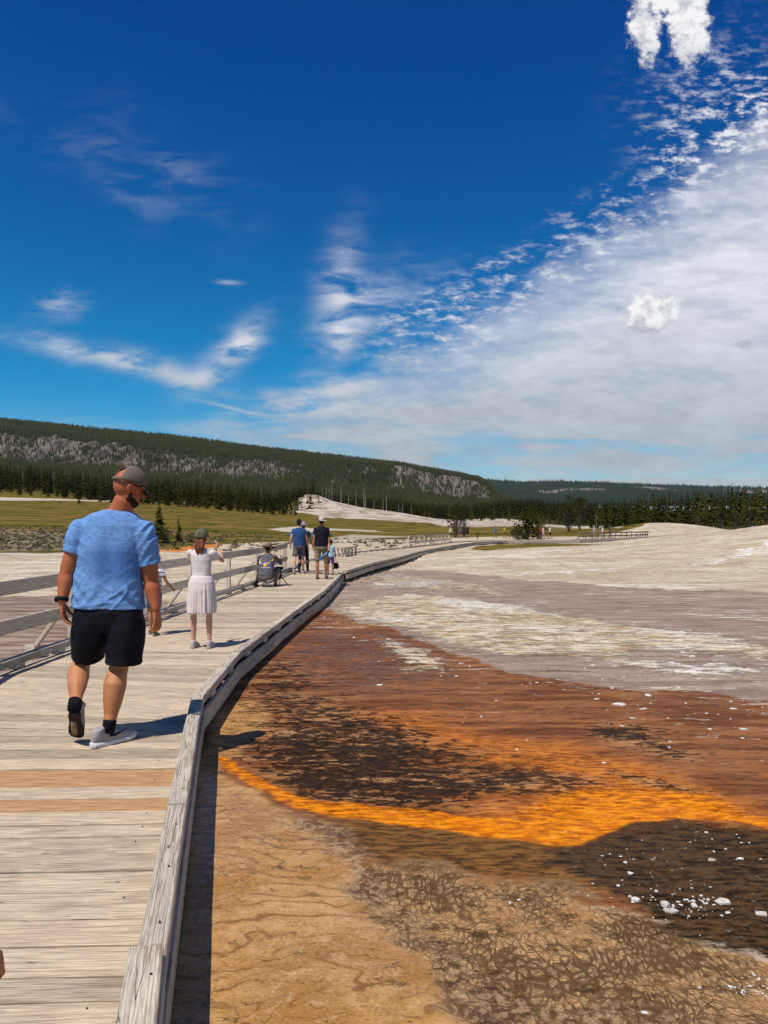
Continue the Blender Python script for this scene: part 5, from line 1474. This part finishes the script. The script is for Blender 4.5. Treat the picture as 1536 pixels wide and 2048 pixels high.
    if hat == 'hat': cap(root, J['head'], J['hf'], u, hatmat, kk*1.04, bucket=True, name='hat', brim_w=hbrim)
    sm = shoes or (cloth((.10, .09, .085)), RUBBER)
    for i in (0, 1):
        an, kn = J[('an', i)], J[('kn', i)]; d = (kn-an).normalized(); pitch = -max(-1.0, min(1.0, (d.dot(f))))
        ff = (f*1.0+u*(-.9*max(0, d.dot(f)*1.0))).normalized() if d.dot(f) > .25 else f
        upv = (u+f*.9*max(0, d.dot(f))) if d.dot(f) > .25 else u
        L = .155*H; hl = an-upv.normalized()*.040*H*1.0-ff*.035*H
        shoe(root, hl, ff, upv, L, sm, k*.95)
        if sock:
            bm = bmesh.new(); tube(bm, [an-d*.02*k, an+d*.07*k], [.040*k, .042*k], ref=f, dome=False); obj('sock', bm, sock, root)
    return root
def on_deck(px, row, z=0.0):
    d = (EYE-z)*F/(row-VH); return (px-U0)/F*d, d

# child in a striped shirt beyond the big man
st = M('striped_cloth'); g_ = S(st.nt, (lambda n: (st.l.new(st.n.new('ShaderNodeNewGeometry').outputs['Position'], n.inputs[0]), n.outputs[2])[1])(st.n.new('ShaderNodeSeparateXYZ')))
st.col(st.mix(((g_*105).sin()).ss(.55, .75), (.70, .68, .67), (.10, .12, .22))); st.rough(.9)
x, y = on_deck(308, 1270)
J = pose(x, y, 0, 1.12, .25, legs=((6, 2), (-8, 8)), arms=((5, 8, 15), (12, 20, 40)), headyaw=20)
figure(J, 'child in striped shirt and white cap half hidden behind the man in blue', SKIN_TAN, .95, top=st.mat, bottom=cloth((.05, .13, .24), (.03, .08, .15)), blen=.75, hat='cap', hatmat=cloth((.72, .72, .74), (.30, .33, .42)), kid=1.35, shoes=(cloth((.10, .13, .08)), cloth((.3, .3, .25))), vox=.009, detail=2)

# girl in a pale dress, hands raised to her face
def girl():
    x, y = on_deck(403, 1296); H = 1.45
    J = pose(x, y, 0, H, .05, legs=((2, 2, 4), (2, 2, 3)), arms=((62, 42, 88, -18), (40, 50, 108, -14)), headyaw=4, headtilt=-3)
    gd = y+.02
    J[('el', 1)] = P(446, 1122, gd+.10); J[('wr', 1)] = P(437, 1098, gd+.20); J[('hd', 1)] = V((-.2, .1, 1)).normalized()
    J[('el', 0)] = P(384, 1124, gd+.12); J[('wr', 0)] = P(389, 1101, gd+.16); J[('hd', 0)] = V((.06, .05, 1)).normalized()
    root = figure(J, 'girl in a pale pink dress and olive cap, both hands raised to her face', SKIN_FAIR, .80, hair=HAIR_A, hat='cap', hatmat=cloth((.085, .080, .045), (.17, .15, .10)), kid=1.12, hatk=1.06, shoes=(cloth((.42, .36, .37), (.55, .48, .48)), cloth((.50, .42, .42))), vox=.0075, detail=2)
    k = H/1.8; f, r, tu, u = J['f'], J['r'], J['sp'], V((0, 0, 1)); hc = J['hipc']
    dm = M('dress_cotton'); xs = dm.n.new('ShaderNodeSeparateXYZ'); dm.l.new(dm.n.new('ShaderNodeNewGeometry').outputs['Position'], xs.inputs[0])
    sx = S(dm.nt, xs.outputs[0]); sz = S(dm.nt, xs.outputs[2])
    sk = (sx*310).sin().ss(.2, .9)*sz.ss(.885, .875); tp = (sz*260).sin().ss(.3, .9)*sz.ss(.875, .885)
    dm.col(dm.mix((sk+tp)*.55, (.74, .63, .58), (.54, .41, .38))); dm.rough(.9)
    bm = bmesh.new()
    def ring(t, w, d): return (hc+tu*(t*.30*H), r*w*k, f*d*k)
    loft(bm, [ring(1.06, .07, .06), ring(1.0, .125, .078), ring(.90, .165, .10), ring(.72, .160, .108), ring(.45, .142, .10), ring(.28, .140, .10)], 30, 2.2)
    for i in (0, 1):
        s, e = J[('sh', i)], J[('el', i)]; ball(bm, s, (.052*k,)*3, seg=14); tube(bm, [s, s.lerp(e, .35), s.lerp(e, .52)], [.053*k, .056*k, .062*k], ref=f, dome=False, n=18)
    # skirt
    loft(bm, [ring(.34, .142, .105), ring(.28, .158, .120), ring(.12, .190, .150), ring(-.08, .205, .165), ring(-.35, .213, .170), ring(-.62, .218, .174), ring(-.75, .216, .174)], 60, 2.1)
    zt = hc.z+.30*.30*H
    def fold(c):
        a = math.atan2(c.y-hc.y, c.x-hc.x); t = max(0, min(1, (zt-c.z)/.35))
        q1, q2 = math.cos(a), math.sin(a)
        g = (.034*ns(q1*3.6, q2*3.6, c.z*1.6)+.016*ns(q1*8, q2*8, c.z*2.2+5)+.004*math.sin(a*19+6*q1))*t*k if c.z < zt else 0
        return g+.004*ns(c.x*14, c.y*10, c.z*12)-(.008 if abs(c.z-zt) < .012 else 0)
    remesh('dress', bm, .0062, 3, dm.mat, root, fold)
    # loose ponytail under the cap
    bm = bmesh.new(); h = J['head']; hb = h-f*.085*k-u*.03*k
    for j in range(7):
        a = (j-3)*.010; tube(bm, [hb+r*a*.4+u*.05*k, hb+r*a-f*.035*k-u*.02*k, hb+r*(a*1.7)-f*.05*k-u*.11*k, hb+r*(a*1.4)-f*.035*k-u*(.19+.02*(j % 3))*k], [.018*k, .021*k, .018*k, .007*k], ref=f, n=10)
    remesh('ponytail', bm, .005, 1, HAIR_A, root, lambda c: .004*ns(c.x*70, c.y*70, c.z*14))
girl()

# crouching visitor in a hat
def croucher():
    x, y = on_deck(531, 1174); H = 1.78; k = H/1.8
    J = pose(x, y, 0, H, .12, legs=((108, 152, 22), (112, 154, 18)), arms=((48, 24, 70, -10), (48, 24, 70, -10)), lean=22, headyaw=18, headtilt=10)
    root = figure(J, 'person crouching at the railing in a brown hat and grey shirt with a winged emblem', SKIN_TAN, 1.06, top=cloth((.085, .080, .095), (.13, .12, .135)), bottom=cloth((.12, .10, .08), (.075, .06, .05)), blen=.98, hat='hat', hatmat=cloth((.16, .095, .07), (.24, .15, .115)), sleeve_full=True, hbrim=.105, hatk=1.1, vox=.010, sock=cloth((.05, .05, .05)), longtop=-.10, beltw=1.05)
    # emblem worn on the back of the shirt
    hc, tu, r, f = J['hipc'], J['sp'], J['r'], J['f']
    shirt = [c for c in root.children if c.name.startswith('shirt')][0]
    pts_ = shirt.data.vertices
    def onback(a, b):   # a across, b up in metres; follow the back
        base = hc+tu*(.60*.30*H)+r*a+tu*b; best = None; bd = 1e9
        for v in pts_:
            w = v.co-base; q = w.dot(r)**2+w.dot(tu)**2
            if w.dot(f) < 0 and q < bd: bd = q; best = w.dot(f)
        return base+f*(best-.016)
    def patch(name, poly, col, lift=0):
        bm = bmesh.new(); vs_ = [bm.verts.new((a*1.12, b*1.12, 0)) for a, b in poly]
        c = Vector((sum((v.co.x for v in vs_)), sum((v.co.y for v in vs_)), 0))/len(vs_); cv = bm.verts.new(c)
        for i in range(len(vs_)): bm.faces.new((vs_[i], vs_[(i+1) % len(vs_)], cv))
        bmesh.ops.subdivide_edges(bm, edges=bm.edges[:], cuts=2, use_grid_fill=True)
        for v in bm.verts: v.co = onback(v.co.x, v.co.y)-f*(lift+.004)
        o = obj(name, bm, cloth(col, col), None, False); o.parent = shirt; return o
    Y = (.80, .50, .03)
    patch('emblem_wing', [(-.02, .02), (-.06, .05), (-.10, .095), (-.15, .10), (-.165, .085), (-.13, .045), (-.08, 0), (-.03, -.03)], Y)
    patch('emblem_wing', [(.02, .02), (.06, .05), (.10, .095), (.15, .10), (.165, .085), (.13, .045), (.08, 0), (.03, -.03)], Y)
    patch('emblem_body', [(-.035, .03), (0, .05), (.035, .03), (.045, -.03), (.03, -.055), (0, -.08), (-.03, -.055), (-.045, -.03)], (.72, .38, .04), .002)
    patch('emblem_shield', [(-.024, .03), (.024, .03), (.024, -.005), (0, -.03), (-.024, -.005)], (.65, .62, .70), .005)
    patch('emblem_shield_top', [(-.024, .045), (.024, .045), (.024, .026), (-.024, .026)], (.06, .10, .40), .007)
    patch('emblem_head', [(-.012, .05), (.012, .05), (.012, .075), (-.012, .075)], (.70, .60, .50), .004)
    patch('letter_v', [(-.158, .05), (-.142, .05), (-.130, .005), (-.118, .05), (-.104, .05), (-.124, -.02), (-.137, -.02)], (.72, .74, .80), .003)
    patch('letter_i', [(.120, .05), (.140, .05), (.140, -.02), (.120, -.02)], (.03, .08, .45), .003)
    patch('olive_sprig', [(-.09, -.01), (-.06, 0), (-.05, -.02), (-.08, -.045), (-.105, -.03)], (.05, .22, .14), .003)
    patch('arrow_bundle', [(.05, 0), (.09, .0), (.085, -.035), (.06, -.03)], (.05, .12, .30), .003)
    for a, c_ in ((-.07, (.45, .30, .32)), (-.02, (.55, .50, .55)), (.04, (.55, .45, .5)), (.09, (.45, .55, .75))):
        patch('printed_line', [(a-.02, -.105), (a+.025, -.105), (a+.025, -.085), (a-.02, -.085)], c_, .002)
croucher()
# small camera on a low tripod beside the crouching visitor
def tripod():
    x, y = on_deck(561, 1172); root = empty('tripod', (x, y, 0)); tag(root, 'low black camera tripod standing on the deck beside the crouching visitor', 'tripod')
    for a in (.5, 2.6, 4.7):
        bm = bmesh.new(); tube(bm, [(x, y, .26), (x+math.cos(a)*.12, y+math.sin(a)*.12, .10), (x+math.cos(a)*.20, y+math.sin(a)*.20, .01)], [.014, .011, .010], n=8); obj('leg', bm, BLACKC, root)
    bm = bmesh.new(); tube(bm, [(x, y, .22), (x, y, .36)], [.016, .014], ref=V((0, 1, 0)), n=10); ball(bm, (x, y, .37), (.028, .028, .024)); obj('head', bm, BLACKC, root)
    o = empty('camera', (x, y, .39)); tag(o, 'small black camera mounted on the low tripod', 'camera')
    bm = bmesh.new(); bmesh.ops.create_cube(bm, size=1, matrix=Matrix.Translation((x, y, .435))@Matrix.Diagonal((.13, .06, .085, 1))); bmesh.ops.bevel(bm, geom=bm.edges[:], offset=.01, segments=2); obj('camera_body', bm, BLACKC, o)
    bm = bmesh.new(); tube(bm, [(x, y+.02, .435), (x, y+.10, .435)], [.034, .036], ref=V((0, 0, 1)), dome=False); obj('lens', bm, BLACKC, o)
tripod()

# walkers farther along the deck
x, y = on_deck(598, 1148)
figure(pose(x, y, 0, 1.70, .02, legs=((-20, 4), (10, 6)), arms=((-16, 16, 34), (6, 14, 24)), headtilt=8), 'man in a navy blue T-shirt, grey shorts and dark cap walking along the railing', SKIN_FAIR, 1.08, top=cloth((.035, .085, .21), (.025, .065, .16)), bottom=cloth((.16, .13, .14), (.10, .08, .09)), blen=.82, hat='cap', hatmat=cloth((.02, .022, .035)), hair=HAIR_D, shoes=(cloth((.45, .38, .32)), cloth((.6, .55, .5))), sock=cloth((.03, .03, .04)))
x, y = on_deck(607, 1144)
figure(pose(x, y, 0, 1.62, .05, legs=((-12, 6), (14, 4)), arms=((4, 10, 10), (10, 18, 22))), 'person in dark top and black trousers walking just ahead of the man in navy', SKIN_MID, 1.0, top=cloth((.02, .05, .045)), bottom=cloth((.012, .013, .018)), blen=2, hat='hat', hatmat=cloth((.35, .33, .32)), shoes=(BLACKC, RUBBER))
x, y = on_deck(643, 1158)
Jb = pose(x, y, 0, 1.74, .03, legs=((-2, 2), (10, 6)), arms=((-2, 8, 8), (10, 14, 22, -28)), headyaw=-10)
Jb[('el', 1)] = P(658.5, 1087, y-.02); Jb[('wr', 1)] = P(657, 1101, y-.16); Jb[('hd', 1)] = V((-.35, -.25, -.9)).normalized()
figure(Jb, 'man in a black T-shirt, khaki shorts and pale sun hat holding a blue bottle', SKIN_RED, 1.10, top=cloth((.010, .009, .016), (.018, .016, .026)), bottom=cloth((.30, .215, .125), (.20, .145, .085)), blen=.92, hat='hat', hatmat=cloth((.52, .42, .38), (.60, .50, .46)), shoes=(cloth((.22, .13, .09)), cloth((.12, .08, .06))), sock=cloth((.16, .12, .10)))
def bottle():
    w = Jb[('wr', 1)]+Jb[('hd', 1)]*.085; a = w+V((-.01, -.035, .0)); d = V((-.76, -.18, -.62)).normalized()
    root = empty('water_bottle', w); tag(root, 'blue metal water bottle in the hand of the man in black', 'bottle')
    bm = bmesh.new(); tube(bm, [a-d*.02, a+d*.02, a+d*.25], [.030, .038, .038], ref=V((0, 0, 1)), n=20); m = M('blue_enamel'); m.col((.02, .13, .30)); m.rough(.3); obj('bottle_body', bm, m.mat, root)
    bm = bmesh.new(); tube(bm, [a-d*.075, a-d*.035], [.024, .026], ref=V((0, 0, 1)), n=16); obj('lid', bm, BLACKC, root)
bottle()
x, y = on_deck(661, 1150)
Jk = pose(x, y, 0, 1.06, -.1, legs=((6, 4), (-6, 6)), arms=((6, 8, 14), (14, 12, 14)))
figure(Jk, 'small child in a pale blue shirt and dark blue shorts beside the man in black', SKIN_MID, .95, top=cloth((.38, .60, .72), (.30, .50, .62)), bottom=cloth((.02, .04, .16), (.30, .05, .08)), blen=.8, hat=None, hair=HAIR_D, kid=1.35, vox=.009)
def bag():
    p = Jk[('wr', 1)]+Jk[('hd', 1)]*.08; root = empty('bag', (p.x, p.y, p.z-.28)); tag(root, "black bag hanging from the small child's right hand", 'bag')
    bm = bmesh.new(); loft(bm, [(p+V((0, 0, -.12)), V((.07, 0, 0)), V((0, .04, 0))), (p+V((0, 0, -.18)), V((.10, 0, 0)), V((0, .07, 0))), (p+V((0, 0, -.27)), V((.10, 0, 0)), V((0, .07, 0))), (p+V((0, 0, -.30)), V((.07, 0, 0)), V((0, .05, 0)))], 16, 2.6); obj('bag_body', bm, BLACKC, root)
    bm = bmesh.new(); tube(bm, [p+V((-.06, 0, -.12)), p+V((0, 0, .0)), p+V((.06, 0, -.12))], [.007]*3, n=8); obj('handle', bm, BLACKC, root)
bag()
# distant walkers
W_ = cloth((.72, .70, .66), (.66, .63, .60)); far_people = [
 (901, 1079, -.28, 1.62, 3.0, 'woman in a pale yellow top and dark shorts at the boardwalk bend', (.55, .50, .25), (.03, .03, .05), .7, None, SKIN_FAIR),
 (921, 1077, -.28, 1.70, .1, 'man in a grey shirt and dark shorts at the boardwalk bend', (.12, .11, .10), (.05, .05, .06), .8, None, SKIN_TAN),
 (935, 1076.5, -.28, 1.68, .1, 'person dressed all in black, rightmost of three at the boardwalk bend', (.02, .015, .02), (.03, .02, .03), .9, 'cap', SKIN_MID),
 (991, 1075.5, -.3, 1.74, 1.5, 'walker in a bright blue outfit before the yellow-shirted walker', (.02, .16, .62), (.02, .10, .42), .8, None, SKIN_TAN),
 (1009, 1076.5, -.3, 1.70, -1.4, 'walker in a yellow shirt and dark shorts', (.62, .56, .03), (.05, .06, .05), .8, 'cap', SKIN_TAN),
 (1081, 1077, -.3, 1.70, 1.6, 'walker in a red top, left of a woman in white', (.30, .03, .03), (.05, .03, .04), .9, 'cap', SKIN_TAN),
 (1086.5, 1077, -.3, 1.62, 1.6, 'woman in a white top and skirt between the red and the black-trousered walkers', (.72, .70, .68), (.68, .60, .56), .7, None, SKIN_FAIR),
 (1100, 1077, -.3, 1.74, -1.4, 'walker in a white top and black trousers', (.68, .66, .66), (.02, .02, .03), .95, 'cap', SKIN_TAN),
 (1188.5, 1077, -.3, 1.74, -1.5, 'walker in pale clothes at the left end of the far railing', (.62, .55, .52), (.42, .36, .32), .8, 'hat', SKIN_TAN),
 (1205.5, 1076, -.3, 1.70, -1.5, 'walker in white with a white cap behind the far railing', (.68, .67, .66), (.30, .28, .25), .8, 'hat', SKIN_TAN),
 (1220, 1075.5, -.3, 1.68, -1.5, 'walker in dark clothes, third from the left at the far railing', (.06, .05, .06), (.16, .13, .12), .9, 'cap', SKIN_TAN),
 (1419, 1068, -.3, 1.72, 1.2, 'walker in a bright blue shirt where the far boardwalk meets the sinter rise', (.02, .07, .60), (.04, .06, .30), .8, None, SKIN_TAN),
 (1427.5, 1067.5, -.3, 1.62, 1.2, 'walker in tan clothes and straw hat just right of the bright blue one', (.45, .36, .25), (.35, .28, .2), .8, 'hat', SKIN_TAN)]
for i, (px, row, z, H, yaw, lab, tc_, bc_, bl_, ht_, sk_) in enumerate(far_people):
    x, y = on_deck(px, row, z); s_ = 1 if i % 2 else -1
    figure(pose(x, y, z if y < 140 else z, H, yaw, legs=((12*s_, 3), (-14*s_, 8)), arms=((-12*s_, 12, 25), (14*s_, 12, 25))), lab, sk_, 1.0, top=cloth(tc_), bottom=cloth(bc_), blen=bl_, hat=ht_, hatmat=cloth((.6, .57, .5)) if ht_ == 'hat' else cloth((.15, .13, .12)), vox=.028, sleeve=.6)
for (u_, d_, lab, c_, yw) in ((1505, 96, 'faint visitor in khaki beyond the crest of the sinter rise', (.32, .28, .2), .6), (1519, 99, 'rightmost faint visitor in olive beyond the crest of the sinter rise', (.18, .2, .13), .4)):
    x = ux(u_, d_); z = EYE-(1062-VH)/F*d_
    z = max(gz(x, d_), -.3) if gz(x, d_) > z-.6 else z-.0
    figure(pose(x, d_, gz(x, d_), 1.7, yw, legs=((8, 3), (-8, 4))), lab, SKIN_TAN, 1.0, top=cloth(c_), bottom=cloth((.1, .09, .08)), blen=.9, hat='hat', hatmat=cloth((.5, .45, .35)), vox=.028)
# companion standing just outside the frame on the left; only a hand shows
Jc = pose(-.97, 1.02, 0, 1.66, .1, legs=((3, 2), (-3, 4)), arms=((4, 6, 10), (4, 24, 26)))
Jc[('hd', 1)] = V((.55, .05, -.8)).normalized(); Jc[('wr', 1)] = P(26, 2004, 1.12)-Jc[('hd', 1)]*.155; Jc[('el', 1)] = Jc[('wr', 1)]+V((-.13, -.02, .21))
figure(Jc, 'person at the bottom left frame edge of whom only a hand shows', SKIN_RED, 1.0, top=cloth((.05, .06, .09)), bottom=cloth((.09, .08, .07)), blen=.9, hat='cap', hatmat=cloth((.1, .1, .12)), vox=.009)

# ================================================================== loose sinter chips
vs = []; fs = []
def chip(x, y, s_, z=None):
    z = gz(x, y) if z is None else z; n = rg.choice([5, 6, 7]); a0 = rg.random()*6; k = len(vs); h = s_*rg.uniform(.25, .6)
    rr = [s_*rg.uniform(.55, 1.2) for _ in range(n)]; st_ = rg.uniform(.5, 1.6)
    for lv, (sc_, zz_) in enumerate(((1.0, -.01), (.95, h*.55), (.55, h))):
        for i in range(n):
            a = a0+i*6.283/n; vs.append((x+math.cos(a)*rr[i]*sc_*st_, y+math.sin(a)*rr[i]*sc_, z+zz_+(rg.uniform(-.2, .2)*h if lv else 0)))
    for lv in (0, 1):
        for i in range(n): p = k+lv*n+i; q = k+lv*n+(i+1) % n; fs.append((p, q, q+n, p+n))
    top_ = len(vs); vs.append((x, y, z+h*1.02))
    for i in range(n): p = k+2*n+i; q = k+2*n+(i+1) % n; fs.append((p, q, top_, top_))
for (cx, cy, sp, n, s0, s1) in [(1380, 1820, 60, 80, .002, .009), (1250, 1790, 60, 16, .002, .008), (1440, 1690, 60, 20, .002, .008), (1350, 1720, 80, 26, .002, .007), (1520, 1985, 40, 90, .001, .006),
                               (1100, 1900, 180, 14, .002, .005), (1180, 1740, 50, 6, .003, .008), (1000, 1380, 200, 14, .003, .012), (1260, 1310, 120, 26, .01, .04),
                               (880, 1320, 60, 26, .006, .02), (820, 1250, 120, 60, .006, .025), (1150, 1400, 200, 36, .004, .016), (1430, 1420, 120, 36, .005, .02), (700, 1230, 60, 20, .005, .018), (1350, 1360, 160, 40, .006, .025)]:
    for _ in range(n):
        px, py = rg.gauss(cx, sp), rg.gauss(cy, sp*.33)
        if py < 1140: continue
        x, y = G(px, py, -.22)
        if x < -.9 and y < 12: continue
        chip(x, y, rg.uniform(s0, s1)*rg.choice([.6, 1, 1, 1.5]))
for (px, py, s_) in [(1020, 1806, .02), (1260, 1748, .03), (1270, 1802, .035), (1330, 1812, .05), (1342, 1824, .045), (1388, 1812, .04), (1446, 1806, .055), (1424, 1722, .035), (1524, 1830, .035), (1290, 1882, .012), (1260, 1795, .02), (1400, 1978, .02), (1290, 2030, .02), (963, 1432, .05), (760, 1372, .05), (1038, 1800, .015)]:
    x, y = G(px, py, -.2); chip(x, y, s_*.55)
fs4 = fs
mc = M('white_sinter'); nn = mc.noise(mc.coord('Position'), 12, 5, .6); mc.col(mc.mix(nn.ss(.35, .65), (.42, .36, .29), (.70, .66, .60))); mc.rough(.9); mc.bump(nn, .5, .01)
me = bpy.data.meshes.new('sinter_chips'); me.from_pydata([tuple(v) for v in vs], [], [tuple(dict.fromkeys(f_)) for f_ in fs4]); me.update()
tag(link_mesh('sinter_chips', me, mc.mat, None, False), kind='stuff')

# ================================================================== river glimpse
vs = []; fs = []
for i, u_ in enumerate(np.linspace(572, 664, 13)):
    hw_ = 1.0+9*math.sqrt(max(0, 1-((i-6)/6)**2))*(1+.2*math.sin(i*1.9))
    for y_ in np.linspace(118-hw_, 118+hw_, 4):
        x_ = ux(u_, y_); vs.append((x_, y_, gz(x_, y_)+.10))
for i in range(12):
    for j in range(3): k = i*4+j; fs.append((k, k+4, k+5, k+1))
mw = M('river_water'); mw.col((.025, .06, .09)); mw.rough(.35); nw = mw.noise(mw.coord('Position', (1, 2.5, 1)), 1.2, 4, .6); mw.bump(nw, .3, .05)
tag(np_mesh('river', vs, fs, mw.mat), kind='structure')

# ================================================================== thin summer air
bm = bmesh.new(); bmesh.ops.create_cube(bm, size=1, matrix=Matrix.Translation((0, 3250, 249.0))@Matrix.Diagonal((19000, 6900, 508, 1)))
hz = M('air'); hz.n.remove(hz.b); pv = hz.n.new('ShaderNodeVolumePrincipled'); pv.inputs['Color'].default_value = (.80, .88, 1.0, 1); pv.inputs['Density'].default_value = HAZE_DENSITY; pv.inputs['Anisotropy'].default_value = .2
hz.l.new(pv.outputs[0], hz.n['Material Output'].inputs['Volume'])
tag(obj('haze', bm, hz.mat, None, False), kind='stuff')
